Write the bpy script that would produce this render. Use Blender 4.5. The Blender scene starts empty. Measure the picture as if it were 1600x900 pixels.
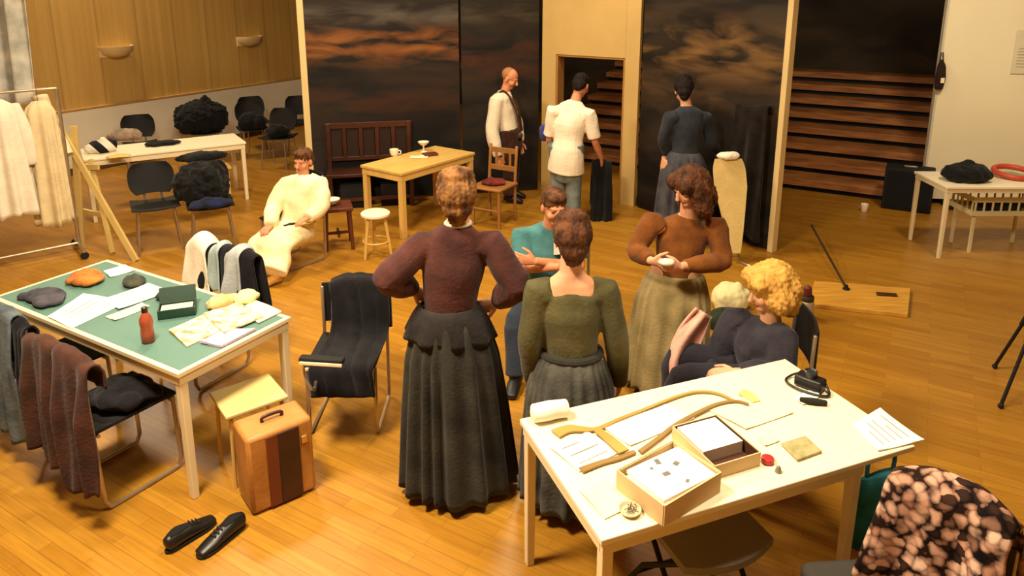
import bpy, bmesh, math, random
from mathutils import Vector, Matrix, Quaternion, noise
random.seed(7)
SC = bpy.context.scene
COL = bpy.data.collections.new('rehearsal_room')
SC.collection.children.link(COL)
ROOM_LAYER = bpy.context.view_layer.layer_collection.children[COL.name]
ROOM_LAYER.exclude = True            # kept out of evaluation while shapes are being welded; included again at the end
V = Vector
UP = V((0, 0, 1))

# ------------------------------------------------------------------ camera
FPX, CXP, CYP, CAMH, PITCH = 1119.0, 800.0, 246.0, 2.6, math.atan(266 / 1119)
cam_data = bpy.data.cameras.new('camera')
cam_data.sensor_width = 36
cam_data.lens = 36 * FPX / 1600
cam_data.shift_y = -(450 - CYP) / 1600
cam_data.clip_end = 100
cam = bpy.data.objects.new('camera', cam_data)
COL.objects.link(cam)
cam.location = (0, 0, CAMH)
cam.rotation_euler = (math.pi / 2 - PITCH, 0, 0)
SC.camera = cam
SPH, CPH = math.sin(PITCH), math.cos(PITCH)

def at(x, y, z=0.0):
    """point of the room at height z that the photograph shows at x, y"""
    u, v = (x - CXP) / FPX, (y - CYP) / FPX
    d, f = SPH + v * CPH, CPH - v * SPH
    t = (CAMH - z) / d
    return V((u * t, f * t, z))

def P(x, y, Y):
    """point of the room at depth Y that the photograph shows at x, y"""
    u, v = (x - CXP) / FPX, (y - CYP) / FPX
    d, f = SPH + v * CPH, CPH - v * SPH
    t = Y / f
    return V((u * t, Y, CAMH - d * t))

# ------------------------------------------------------------------ materials
def lin(c):
    return tuple((x / 12.92 if x <= .04045 else ((x + .055) / 1.055) ** 2.4) for x in c)

def hexc(h):
    return lin(tuple(int(h[i:i + 2], 16) / 255 for i in (0, 2, 4)))

MATS = {}
def mat(name, h, rough=.6, var=.12, scale=6.0, bump=0.0, metal=0.0, stretch=(1, 1, 1), h2=None, spec=.4, sheen=0.0, bscale=None):
    if name in MATS:
        return MATS[name]
    m = bpy.data.materials.new(name)
    m.use_nodes = True
    nt = m.node_tree
    b = nt.nodes['Principled BSDF']
    b.inputs['Roughness'].default_value = rough
    b.inputs['Metallic'].default_value = metal
    b.inputs['Specular IOR Level'].default_value = spec
    if sheen:
        b.inputs['Sheen Weight'].default_value = sheen
    c = hexc(h)
    c2 = hexc(h2) if h2 else tuple(x * (1 - var) for x in c)
    tc = nt.nodes.new('ShaderNodeTexCoord')
    mp = nt.nodes.new('ShaderNodeMapping')
    mp.inputs['Scale'].default_value = stretch
    nt.links.new(tc.outputs['Object'], mp.inputs['Vector'])
    n = nt.nodes.new('ShaderNodeTexNoise')
    n.inputs['Scale'].default_value = scale
    n.inputs['Detail'].default_value = 4
    nt.links.new(mp.outputs['Vector'], n.inputs['Vector'])
    r = nt.nodes.new('ShaderNodeValToRGB')
    r.color_ramp.elements[0].position = .35
    r.color_ramp.elements[1].position = .65
    r.color_ramp.elements[0].color = (*c2, 1)
    r.color_ramp.elements[1].color = (*c, 1)
    nt.links.new(n.outputs['Fac'], r.inputs['Fac'])
    nt.links.new(r.outputs['Color'], b.inputs['Base Color'])
    if bump:
        n2 = nt.nodes.new('ShaderNodeTexNoise')
        n2.inputs['Scale'].default_value = bscale or scale * 8
        n2.inputs['Detail'].default_value = 3
        nt.links.new(mp.outputs['Vector'], n2.inputs['Vector'])
        bp = nt.nodes.new('ShaderNodeBump')
        bp.inputs['Strength'].default_value = bump
        bp.inputs['Distance'].default_value = .01
        nt.links.new(n2.outputs['Fac'], bp.inputs['Height'])
        nt.links.new(bp.outputs['Normal'], b.inputs['Normal'])
    MATS[name] = m
    return m

def cloth(name, h, var=.25, scale=9, bump=.35, h2=None, rough=.9):
    return mat(name, h, rough=rough, var=var, scale=scale, bump=bump, h2=h2, spec=.15, sheen=.08, bscale=60)

def ramp_mat(name, build, rough=.6, spec=.4):
    """material whose colour is built by build(nt, new, link) -> colour socket"""
    m = bpy.data.materials.new(name)
    m.use_nodes = True
    nt = m.node_tree
    b = nt.nodes['Principled BSDF']
    b.inputs['Roughness'].default_value = rough
    b.inputs['Specular IOR Level'].default_value = spec
    out = build(nt, lambda t: nt.nodes.new('ShaderNode' + t), nt.links.new, b)
    if out:
        nt.links.new(out, b.inputs['Base Color'])
    MATS[name] = m
    return m

def ramp(new, stops):
    r = new('ValToRGB')
    e = r.color_ramp.elements
    while len(e) < len(stops):
        e.new(.5)
    for k, (p, h) in enumerate(stops):
        e[k].position = p
        e[k].color = (*hexc(h), 1)
    return r

def floor_build(nt, new, link, b):
    tc = new('TexCoord'); mp = new('Mapping')
    mp.inputs['Rotation'].default_value = (0, 0, math.radians(30))
    link(tc.outputs['Object'], mp.inputs['Vector'])
    br = new('TexBrick')
    br.inputs['Scale'].default_value = 1
    br.inputs['Brick Width'].default_value = .52
    br.inputs['Row Height'].default_value = .068
    br.inputs['Mortar Size'].default_value = .0012
    br.inputs['Bias'].default_value = 0
    br.inputs['Color1'].default_value = (*hexc('b07e26'), 1)
    br.inputs['Color2'].default_value = (*hexc('9f6d1d'), 1)
    br.inputs['Mortar'].default_value = (*hexc('85571c'), 1)
    link(mp.outputs['Vector'], br.inputs['Vector'])
    mp2 = new('Mapping'); mp2.inputs['Scale'].default_value = (1.5, 30, 1)
    link(mp.outputs['Vector'], mp2.inputs['Vector'])
    n = new('TexNoise'); n.inputs['Scale'].default_value = 2; n.inputs['Detail'].default_value = 5
    link(mp2.outputs['Vector'], n.inputs['Vector'])
    r = ramp(new, [(.3, '9a9a9a'), (.7, 'ffffff')])
    link(n.outputs['Fac'], r.inputs['Fac'])
    mx = new('MixRGB'); mx.blend_type = 'MULTIPLY'; mx.inputs[0].default_value = .4
    link(br.outputs['Color'], mx.inputs[1]); link(r.outputs['Color'], mx.inputs[2])
    n3 = new('TexNoise'); n3.inputs['Scale'].default_value = .9
    link(mp.outputs['Vector'], n3.inputs['Vector'])
    r3 = ramp(new, [(.3, '00000'+'0'), (.7, '303030')])
    mr = new('MapRange'); mr.inputs['To Min'].default_value = .28; mr.inputs['To Max'].default_value = .45
    link(n3.outputs['Fac'], mr.inputs['Value'])
    link(mr.outputs['Result'], b.inputs['Roughness'])
    return mx.outputs['Color']

def painting_build(seed, stops, sc=(1.1, 1, 4.2), glow=None):
    """brushed landscape; glow = (height, half width, colour, strength) of a painted streak of light"""
    def f(nt, new, link, b):
        tc = new('TexCoord'); mp = new('Mapping')
        mp.inputs['Location'].default_value = (seed * 3.1, seed * 1.7, seed * .9)
        mp.inputs['Scale'].default_value = sc
        link(tc.outputs['Object'], mp.inputs['Vector'])
        n = new('TexNoise'); n.inputs['Scale'].default_value = .8; n.inputs['Detail'].default_value = 6; n.inputs['Distortion'].default_value = .6
        link(mp.outputs['Vector'], n.inputs['Vector'])
        r = ramp(new, stops)
        link(n.outputs['Fac'], r.inputs['Fac'])
        out = r.outputs['Color']
        for (gz, gw, gc, gs, sd, cut) in (glow or []):
            sx = new('SeparateXYZ'); link(tc.outputs['Object'], sx.inputs[0])
            m1 = new('Math'); m1.operation = 'SUBTRACT'; m1.inputs[1].default_value = gz; link(sx.outputs['Z'], m1.inputs[0])
            m2 = new('Math'); m2.operation = 'ABSOLUTE'; link(m1.outputs[0], m2.inputs[0])
            mr = new('MapRange'); mr.interpolation_type = 'SMOOTHSTEP'; mr.inputs['From Min'].default_value = 0; mr.inputs['From Max'].default_value = gw
            mr.inputs['To Min'].default_value = 1; mr.inputs['To Max'].default_value = 0
            link(m2.outputs[0], mr.inputs['Value'])
            mp2 = new('Mapping'); mp2.inputs['Location'].default_value = (sd, sd, sd * 2); mp2.inputs['Scale'].default_value = (1.2, 1, 4.5)
            link(tc.outputs['Object'], mp2.inputs['Vector'])
            n2 = new('TexNoise'); n2.inputs['Scale'].default_value = 1.3; n2.inputs['Detail'].default_value = 6; n2.inputs['Distortion'].default_value = .5
            link(mp2.outputs['Vector'], n2.inputs['Vector'])
            m3 = new('MapRange'); m3.inputs['From Min'].default_value = cut; m3.inputs['From Max'].default_value = cut + .22
            link(n2.outputs['Fac'], m3.inputs['Value'])
            m4 = new('Math'); m4.operation = 'MULTIPLY'; link(mr.outputs['Result'], m4.inputs[0]); link(m3.outputs['Result'], m4.inputs[1])
            m5 = new('Math'); m5.operation = 'MULTIPLY'; m5.inputs[1].default_value = gs; link(m4.outputs[0], m5.inputs[0])
            mx = new('MixRGB'); link(m5.outputs[0], mx.inputs[0]); link(out, mx.inputs[1])
            mx.inputs[2].default_value = (*hexc(gc), 1)
            out = mx.outputs['Color']
        return out
    return f

# ------------------------------------------------------------------ mesh builder
class MB:
    def __init__(s):
        s.v = []; s.f = []
    def add(s, vs, fs):
        o = len(s.v)
        s.v += [V(x) for x in vs]
        s.f += [tuple(i + o for i in f) for f in fs]
        return s
    def box(s, c, size, rz=0.0, R=None):
        c = V(c); a, b, d = (x / 2 for x in size)
        M = R or Matrix.Rotation(rz, 3, 'Z')
        vs = [c + M @ V((i * a, j * b, k * d)) for i in (-1, 1) for j in (-1, 1) for k in (-1, 1)]
        return s.add(vs, [(0, 1, 3, 2), (4, 6, 7, 5), (0, 4, 5, 1), (2, 3, 7, 6), (0, 2, 6, 4), (1, 5, 7, 3)])
    def slab(s, pts, z0, z1):
        n = len(pts)
        vs = [V((p[0], p[1], z0)) for p in pts] + [V((p[0], p[1], z1)) for p in pts]
        return s.add(vs, [tuple(range(n))[::-1], tuple(range(n, 2 * n))] + [(i, (i + 1) % n, (i + 1) % n + n, i + n) for i in range(n)])
    def loft(s, pts, rad, side=(1, 0, 0), n=16, cap=True, sub=1, round_cap=.5):
        """smooth elliptical tube; rad: r or (r_side, r_other)"""
        pts = [V(p) for p in pts]
        rad = [(r, r) if not isinstance(r, tuple) else r for r in rad]
        if sub > 1:
            P2, R2 = [], []
            m = len(pts)
            for i in range(m - 1):
                p0, p1, p2, p3 = pts[max(i - 1, 0)], pts[i], pts[i + 1], pts[min(i + 2, m - 1)]
                for k in range(sub):
                    t = k / sub
                    q = .5 * ((2 * p1) + (p2 - p0) * t + (2 * p0 - 5 * p1 + 4 * p2 - p3) * t * t + (3 * p1 - p0 - 3 * p2 + p3) * t ** 3)
                    u = t * t * (3 - 2 * t)
                    P2.append(q)
                    R2.append(tuple(rad[i][j] * (1 - u) + rad[i + 1][j] * u for j in (0, 1)))
            P2.append(pts[-1]); R2.append(rad[-1])
            pts, rad = P2, R2
        side = V(side)
        m = len(pts)
        T = [(pts[min(i + 1, m - 1)] - pts[max(i - 1, 0)]).normalized() for i in range(m)]
        if cap and round_cap:
            a0, a1 = pts[0], pts[-1]
            pre = [(a0 - T[0] * min(rad[0]) * round_cap * math.sin(t), tuple(r * math.cos(t) for r in rad[0]), T[0]) for t in (1.35, .9, .45)]
            post = [(a1 + T[-1] * min(rad[-1]) * round_cap * math.sin(t), tuple(r * math.cos(t) for r in rad[-1]), T[-1]) for t in (.45, .9, 1.35)]
            pts = [x[0] for x in pre] + pts + [x[0] for x in post]
            rad = [x[1] for x in pre] + rad + [x[1] for x in post]
            T = [x[2] for x in pre] + T + [x[2] for x in post]
        m = len(pts)
        vs = []
        for p, r, t in zip(pts, rad, T):
            sd = side - t * side.dot(t)
            if sd.length < .05:
                sd = V((.31, .77, .55)).cross(t)
            sd.normalize()
            side = sd if sd.dot(side) > 0 else side
            ot = t.cross(sd)
            for k in range(n):
                a = 2 * math.pi * k / n
                vs.append(p + sd * math.cos(a) * r[0] + ot * math.sin(a) * r[1])
        fs = [(i * n + k, i * n + (k + 1) % n, (i + 1) * n + (k + 1) % n, (i + 1) * n + k) for i in range(m - 1) for k in range(n)]
        if cap:
            fs += [tuple(range(n))[::-1], tuple(range((m - 1) * n, m * n))]
        return s.add(vs, fs)
    def rod(s, a, b, r, r2=None, n=10):
        return s.loft([a, b], [r, r if r2 is None else r2], n=n, round_cap=0)
    def tube(s, pts, r, n=8, sub=1):
        return s.loft(pts, [r] * len(pts), n=n, sub=sub, round_cap=.3)
    def ball(s, c, rad, R=None, nu=14, nv=9):
        c = V(c); rad = (rad,) * 3 if isinstance(rad, (int, float)) else rad
        R = R or Matrix.Identity(3)
        vs = [c + R @ V((0, 0, -rad[2]))]
        for j in range(1, nv):
            p = -math.pi / 2 + math.pi * j / nv
            for k in range(nu):
                a = 2 * math.pi * k / nu
                vs.append(c + R @ V((rad[0] * math.cos(p) * math.cos(a), rad[1] * math.cos(p) * math.sin(a), rad[2] * math.sin(p))))
        vs.append(c + R @ V((0, 0, rad[2])))
        fs = [(0, 1 + (k + 1) % nu, 1 + k) for k in range(nu)]
        for j in range(nv - 2):
            fs += [(1 + j * nu + k, 1 + j * nu + (k + 1) % nu, 1 + (j + 1) * nu + (k + 1) % nu, 1 + (j + 1) * nu + k) for k in range(nu)]
        t = len(vs) - 1; o = 1 + (nv - 2) * nu
        fs += [(t, o + k, o + (k + 1) % nu) for k in range(nu)]
        return s.add(vs, fs)
    def lathe(s, prof, c=(0, 0, 0), n=24, sq=1.0):
        c = V(c)
        vs = []
        for r, z in prof:
            for k in range(n):
                a = 2 * math.pi * k / n
                vs.append(c + V((r * math.cos(a), r * sq * math.sin(a), z)))
        m = len(prof)
        fs = [(i * n + k, i * n + (k + 1) % n, (i + 1) * n + (k + 1) % n, (i + 1) * n + k) for i in range(m - 1) for k in range(n)]
        fs += [tuple(range(n))[::-1], tuple(range((m - 1) * n, m * n))]
        return s.add(vs, fs)
    def sheet(s, fn, nu, nv, thick=.008):
        """closed cloth: fn(u, v) with u, v in 0..1"""
        g = [[V(fn(i / nu, j / nv)) for j in range(nv + 1)] for i in range(nu + 1)]
        W = nv + 1
        top, bot = [], []
        for i in range(nu + 1):
            for j in range(W):
                du = g[min(i + 1, nu)][j] - g[max(i - 1, 0)][j]
                dv = g[i][min(j + 1, nv)] - g[i][max(j - 1, 0)]
                n = du.cross(dv)
                n = n.normalized() if n.length > 1e-9 else UP
                top.append(g[i][j] + n * thick / 2); bot.append(g[i][j] - n * thick / 2)
        N = len(top)
        fs = []
        for i in range(nu):
            for j in range(nv):
                a = i * W + j
                fs.append((a, a + W, a + W + 1, a + 1)); fs.append((a + N, a + 1 + N, a + W + 1 + N, a + W + N))
        for i in range(nu):
            a, b = i * W, (i + 1) * W
            fs.append((a, a + N, b + N, b)); fs.append((a + nv, b + nv, b + nv + N, a + nv + N))
        for j in range(nv):
            a, b = j, nu * W + j
            fs.append((a, a + 1, a + 1 + N, a + N)); fs.append((b, b + N, b + 1 + N, b + 1))
        return s.add(top + bot, fs)
    def xf(s, M):
        s.v = [M @ x for x in s.v]
        return s
    def jitter(s, amp, freq, seed=0):
        s.v = [x + noise.noise_vector(x * freq + V((seed, seed * 2, 0))) * amp for x in s.v]
        return s
    def mesh(s, name):
        me = bpy.data.meshes.new(name)
        me.from_pydata([tuple(x) for x in s.v], [], s.f)
        bm = bmesh.new(); bm.from_mesh(me)
        bmesh.ops.recalc_face_normals(bm, faces=bm.faces)
        bm.to_mesh(me); bm.free()
        return me

def place(name, me, m, parent=None, loc=None, smooth=True, bevel=0.0, sharp=40):
    o = bpy.data.objects.new(name, me)
    COL.objects.link(o)
    ms = m if isinstance(m, (list, tuple)) else [m]
    for x in ms:
        me.materials.append(x)
    if parent:
        o.parent = parent
    if loc is not None:
        o.location = loc
    if smooth:
        me.shade_smooth()
        if sharp:
            bm = bmesh.new(); bm.from_mesh(me)
            for e in bm.edges:
                if len(e.link_faces) == 2 and e.calc_face_angle(0) > math.radians(sharp):
                    e.smooth = False
            bm.to_mesh(me); bm.free()
    if bevel:
        b = o.modifiers.new('bevel', 'BEVEL')
        b.width = bevel; b.segments = 2; b.limit_method = 'ANGLE'
    return o

def part(name, mb, m, parent=None, smooth=True, bevel=0.0, off=None, sharp=40, label=None):
    """mesh object; mb is in the parent's local space, or in world space with off = the root's place"""
    if off is not None:
        mb.v = [x - off for x in mb.v]
    o = place(name, mb.mesh(name), m, parent, None, smooth, bevel, sharp)
    if label:
        o['label'] = label
    return o

def tag(o, label, cat, group=None, kind=None):
    o['label'] = label; o['category'] = cat
    if group: o['group'] = group
    if kind: o['kind'] = kind
    return o

def thing(name, label, cat, loc=(0, 0, 0), rz=0.0, group=None):
    o = bpy.data.objects.new(name, None)
    COL.objects.link(o)
    o.empty_display_size = .1
    o.location = loc; o.rotation_euler = (0, 0, rz)
    return tag(o, label, cat, group)

def solo(name, mb, m, label, cat, group=None, origin=None, bevel=0.0, smooth=True, sharp=40):
    """a thing that is one mesh, given in world space; its origin goes to its base"""
    if origin is None:
        xs = [p.x for p in mb.v]; ys = [p.y for p in mb.v]
        origin = V(((min(xs) + max(xs)) / 2, (min(ys) + max(ys)) / 2, min(p.z for p in mb.v)))
    mb.v = [x - origin for x in mb.v]
    o = place(name, mb.mesh(name), m, None, origin, smooth, bevel, sharp)
    return tag(o, label, cat, group)

def struct(name, mb, m, bevel=0.0, smooth=False):
    o = place(name, mb.mesh(name), m, None, None, smooth, bevel)
    o['kind'] = 'structure'
    return o

def dup(root, loc, rz, label=None, group=None):
    r = root.copy(); COL.objects.link(r)
    r.location = loc; r.rotation_euler = (0, 0, rz)
    if label: r['label'] = label
    if group: r['group'] = group
    for ch in list(root.children):
        c = ch.copy(); COL.objects.link(c); c.parent = r
        for g in list(ch.children):
            d = g.copy(); COL.objects.link(d); d.parent = c
    return r

def fuse(mb, voxel=.007, smooth=4, factor=.5, name='fused'):
    """one continuous surface out of overlapping closed shapes"""
    me = mb.mesh(name)
    o = bpy.data.objects.new(name, me)
    SC.collection.objects.link(o)
    r = o.modifiers.new('r', 'REMESH'); r.mode = 'VOXEL'; r.voxel_size = voxel; r.use_smooth_shade = True
    if smooth:
        s = o.modifiers.new('s', 'SMOOTH'); s.iterations = smooth; s.factor = factor
    dg = bpy.context.evaluated_depsgraph_get()
    dg.update()
    out = bpy.data.meshes.new_from_object(o.evaluated_get(dg))
    out.materials.clear()
    bpy.data.objects.remove(o); bpy.data.meshes.remove(me)
    out.name = name
    return out

def push(me, fn):
    """moves every vertex to fn(place, normal)"""
    cs = [v.co.copy() for v in me.vertices]
    ns = [V(n.vector) for n in me.vertex_normals]
    flat_ = []
    for c, n in zip(cs, ns):
        flat_ += fn(c, n)[:]
    me.vertices.foreach_set('co', flat_)
    me.update()

def fused(name, mb, m, parent, off, voxel=.01, smooth=4, wrinkle=0.0, freq=9.0, aniso=(1, 1, 1), label=None):
    mb.v = [x - off for x in mb.v]
    me = fuse(mb, voxel, smooth, name=name)
    if wrinkle:
        push(me, lambda co, nn: co + nn * wrinkle * noise.noise(V((co.x * aniso[0], co.y * aniso[1], co.z * aniso[2])) * freq + V((7.3, 1.1, 3.7))))
    o = place(name, me, m, parent, None, True, 0, 0)
    if label:
        o['label'] = label
    return o
# ------------------------------------------------------------------ people
def stand(x, y, deg, h=1.68, **kw):
    """joints of a relaxed standing figure facing deg (90 = away from the camera)"""
    a = math.radians(deg)
    f = V((math.cos(a), math.sin(a), 0)); r = V((math.sin(a), -math.cos(a), 0))
    o = V((x, y, 0))
    L = lambda fx, rx, z: o + f * fx * h + r * rx * h + UP * z * h
    J = dict(h=h, f=f, r=r, rs=r, pelvis=L(0, 0, .53), waist=L(0, 0, .62), chest=L(.005, 0, .73), neck=L(-.005, 0, .835), head=L(.015, 0, .93), hf=f, hu=UP)
    for s, q in ((-1, 'L'), (1, 'R')):
        J['s' + q] = L(-.005, s * .112, .81); J['e' + q] = L(-.01, s * .145, .63); J['w' + q] = L(.03, s * .15, .485)
        J['d' + q] = V((0, 0, -1)) + f * .15; J['n' + q] = -r * s; J['c' + q] = .35
        J['h' + q] = L(0, s * .052, .51); J['k' + q] = L(.01, s * .055, .28); J['a' + q] = L(0, s * .058, .05); J['t' + q] = L(.085, s * .065, .018)
    J.update(kw)
    return J

def sit(x, y, deg, h=1.68, seat=.45, lean=0.0, **kw):
    J = stand(x, y, deg, h)
    f, r = J['f'], J['r']
    o = V((x, y, seat + .085))
    ln = math.radians(lean)
    ax = (UP * math.cos(ln) + f * math.sin(ln))
    J['pelvis'] = o; J['waist'] = o + ax * .1 * h; J['chest'] = o + ax * .21 * h; J['neck'] = o + ax * .315 * h
    J['head'] = J['neck'] + (ax + f * .1).normalized() * .1 * h
    for s, q in ((-1, 'L'), (1, 'R')):
        J['s' + q] = o + ax * .285 * h + r * s * .112 * h
        J['e' + q] = J['s' + q] - ax * .17 * h + r * s * .03 * h + f * .03
        J['w' + q] = J['e' + q] + f * .13 * h - UP * .02
        J['d' + q] = f; J['n' + q] = V((0, 0, -1)); J['c' + q] = .4
        J['h' + q] = o + r * s * .052 * h - UP * .02
        J['k' + q] = o + f * .25 * h + r * s * .07 * h - UP * .01
        J['a' + q] = V((J['k' + q].x, J['k' + q].y, .075)) + f * .02
        J['t' + q] = J['a' + q] + f * .085 * h + V((0, 0, -.045))
    J.update(kw)
    return J

SKIN = mat('skin', 'd9a07a', rough=.55, var=.08, scale=14)
SKIN2 = mat('skin_ruddy', 'cf8a62', rough=.55, var=.1, scale=14)
EYEM = mat('eye', '2a2018', rough=.3, var=.1)
LIPM = mat('lips', 'a85a48', rough=.5, var=.08)

def hand(mb, w, d, n, curl, k, thumb):
    d = V(d).normalized(); n = V(n); n = (n - d * n.dot(d)).normalized()
    s = d.cross(n)                                             # across the palm
    if s.dot(V(thumb)) < 0: s = -s                              # s points to the thumb side
    mb.loft([w - d * .01, w + d * .03 * k, w + d * .065 * k, w + d * .09 * k], [(.024 * k, .019 * k), (.034 * k, .017 * k), (.039 * k, .015 * k), (.036 * k, .012 * k)], side=s, n=12)
    for i, (off, ln) in enumerate(((.030, .070), (.011, .080), (-.009, .075), (-.028, .058))):
        p = w + d * (.085 - abs(off - .005) * .25) * k + s * off * k
        fd = (d + s * off * 2.5).normalized()
        pts = [p]
        for seg in range(3):
            fd = (Matrix.Rotation(curl * (.75 if seg == 0 else 1), 3, fd.cross(n)) @ fd)
            pts.append(pts[-1] + fd * ln * k * (.42, .32, .26)[seg])
        mb.loft(pts, [.0095 * k, .009 * k, .0085 * k, .0075 * k], n=8, round_cap=.9)
    p = w + d * .02 * k + s * .026 * k
    td = (d * .65 + s * .75 + n * .25).normalized()
    q = p + td * .04 * k
    td2 = (d * .9 + s * .3 + n * (.2 + curl * .5)).normalized()
    mb.loft([p, q, q + td2 * .03 * k, q + td2 * .052 * k], [.014 * k, .0115 * k, .0105 * k, .0085 * k], n=8, round_cap=.9)

def headframe(J):
    f = V(J['hf']).normalized(); u = V(J['hu']); u = (u - f * u.dot(f)).normalized()
    r = f.cross(u)
    return Matrix((r, f, u)).transposed(), J['head']

def body(J, root, skin=SKIN):
    h = J['h']; k = h / 1.7
    mb = MB()
    r, rs = J['r'], J['rs']
    mb.loft([J['pelvis'] - (J['waist'] - J['pelvis']).normalized() * .05 * k, J['pelvis'], J['waist'], J['chest'], J['chest'].lerp(J['neck'], .6), J['neck']],
            [(.115 * k, .08 * k), (.135 * k, .095 * k), (.112 * k, .088 * k), (.14 * k, .102 * k), (.155 * k, .08 * k), (.06 * k, .058 * k)], side=r, n=20, sub=3)
    M, c = headframe(J)
    W = lambda x, y, z: c + M @ (V((x, y, z)) * k)
    S = lambda *a: tuple(x * k for x in a)
    mb.loft([J['neck'] - UP * .03 * k, J['neck'].lerp(c, .5), W(0, -.015, -.03)], [.062 * k, .052 * k, .056 * k], n=14, sub=2)
    mb.ball(W(0, -.012, .028), S(.077, .096, .087), M)
    mb.ball(W(0, .022, -.035), S(.064, .07, .083), M)
    mb.ball(W(0, .055, -.092), S(.034, .034, .026), M)
    mb.loft([W(0, .088, .012), W(0, .102, -.012), W(0, .112, -.034)], [.009 * k, .012 * k, .017 * k], n=8)
    mb.ball(W(0, .073, .022), S(.05, .02, .012), M)
    mb.ball(W(0, .08, -.064), S(.024, .014, .012), M)
    for s in (-1, 1):
        mb.ball(W(s * .078, -.008, -.018), S(.011, .022, .032), M)
        mb.ball(W(s * .038, .062, -.035), S(.026, .026, .026), M)
        mb.ball(W(s * .031, .075, .002), S(.014, .012, .01), M)
    for q, s in (('L', -1), ('R', 1)):
        mb.loft([J['chest'].lerp(J['s' + q], .7), J['s' + q], J['s' + q].lerp(J['e' + q], .45), J['e' + q]], [.05 * k, .054 * k, .046 * k, .037 * k], n=14, sub=2)
        mb.loft([J['e' + q], J['e' + q].lerp(J['w' + q], .35), J['w' + q]], [.037 * k, .039 * k, .026 * k], n=14, sub=2)
        fin = J['w' + q]
        hand(mb, fin, J['d' + q], J['n' + q], J['c' + q], k, J.get('th' + q, J['f'] + UP * .4))
        mb.loft([J['pelvis'].lerp(J['h' + q], .6), J['h' + q], J['h' + q].lerp(J['k' + q], .4), J['k' + q]], [.08 * k, .088 * k, .078 * k, .055 * k], n=14, sub=2)
        mb.loft([J['k' + q], J['k' + q].lerp(J['a' + q], .3), J['a' + q]], [.053 * k, .056 * k, .036 * k], n=14, sub=2)
        t, a = J['t' + q], J['a' + q]
        back = (a - t); back.z = 0; back = back.normalized()
        mb.loft([V((a.x, a.y, t.z + .015)) + back * .035 * k, a.lerp(t, .4) + UP * .005, t + UP * .004], [.03 * k, (.038 * k, .03 * k), (.036 * k, .02 * k)], n=12, sub=2, side=J['r'])
    off = root.location
    mb.v = [x - off for x in mb.v]
    me = fuse(mb, .0055, 3, name='body')
    for m in (skin, EYEM, LIPM):
        me.materials.append(m)
    Mi = M.transposed()
    for p in me.polygons:
        q = Mi @ (p.center + off - c) / k
        if q.length > .16 or q.y < .05:
            continue
        for s in (-1, 1):
            if (q - V((s * .031, .085, .002))).length < .0125 and abs(q.z - .002) < .0042:
                p.material_index = 1
        if abs(q.x) < .024 and abs(q.z + .066) < .009 and q.y > .07:
            p.material_index = 2
    o = place('body', me, [], root, None, True, 0, 0)
    return o

def top_garment(J, root, m, name='shirt', sleeve=1.0, fat=.02, arm=.016, wave=.004, low=0.0, puff=0.0, neckdrop=.0, back_open=0.0, hem=.02, fullness=0.0, label=None, vox=.0085):
    """bodice, shirt or jumper: torso and sleeves as one soft surface; sleeve = share of the arm covered"""
    k = J['h'] / 1.7
    mb = MB()
    r = J['r']
    ax = (J['waist'] - J['pelvis']).normalized()
    base = J['waist'].lerp(J['pelvis'], low) - ax * hem
    g = fat
    nk = J['neck'].lerp(J['chest'], neckdrop)
    mid = J['waist'].lerp(J['chest'], .5)
    mb.loft([base, J['waist'] if low > .15 else base.lerp(mid, .5), mid, J['chest'], J['chest'].lerp(nk, .62), nk],
            [(.122 * k + g + low * .025 + fullness, .092 * k + g + low * .012 + fullness), (.12 * k + g + fullness, .09 * k + g + fullness), (.127 * k + g, .095 * k + g), (.145 * k + g, .106 * k + g), (.155 * k + g * .7, .084 * k + g * .6), (.072 * k + g * .3, .066 * k + g * .3)], side=r, n=24, sub=3, round_cap=.15)
    for q, s in (('L', -1), ('R', 1)):
        S, E, W = J['s' + q], J['e' + q], J['w' + q]
        a = arm
        pts = [J['chest'].lerp(S, .75), S, S.lerp(E, .5), E]
        rad = [.056 * k + a, .058 * k + a, .05 * k + a + puff * .6, .043 * k + a + puff]
        if sleeve > .55:
            t = min((sleeve - .5) * 2, 1.0)
            pts += [E.lerp(W, t * .5), E.lerp(W, t)]
            rad += [.042 * k + a + puff * .8, .031 * k + a * .8]
        else:
            t = sleeve * 2
            pts = [J['chest'].lerp(S, .75), S, S.lerp(E, t * .6), S.lerp(E, t)]
            rad = [.058 * k + a, .06 * k + a, .056 * k + a, .054 * k + a]
        mb.loft(pts, rad, n=14, sub=3, round_cap=.15)
    return fused(name, mb, m, root, root.location, vox, 4, wave, 11.0, (1, 1, .6), label=label)

def trousers(J, root, m, name='trousers', fat=.018, label=None):
    k = J['h'] / 1.7
    mb = MB()
    ax = (J['waist'] - J['pelvis']).normalized()
    mb.loft([J['pelvis'] - ax * .09, J['pelvis'], J['waist'] - ax * .0], [(.145 * k, .105 * k), (.155 * k + fat * .6, .115 * k + fat * .5), (.125 * k + fat * .8, .095 * k + fat * .8)], side=J['r'], n=20, sub=2, round_cap=.3)
    for q in 'LR':
        H, K, A = J['h' + q], J['k' + q], J['a' + q]
        mb.loft([J['pelvis'].lerp(H, .7), H, H.lerp(K, .5), K, K.lerp(A, .5), A + UP * .02], [.09 * k + fat * .5, .092 * k + fat, .078 * k + fat, .06 * k + fat, .058 * k + fat, .05 * k + fat], n=14, sub=3, round_cap=.1)
    return fused(name, mb, m, root, root.location, .009, 4, .005, 10, (1, 1, .8), label=label)

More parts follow.
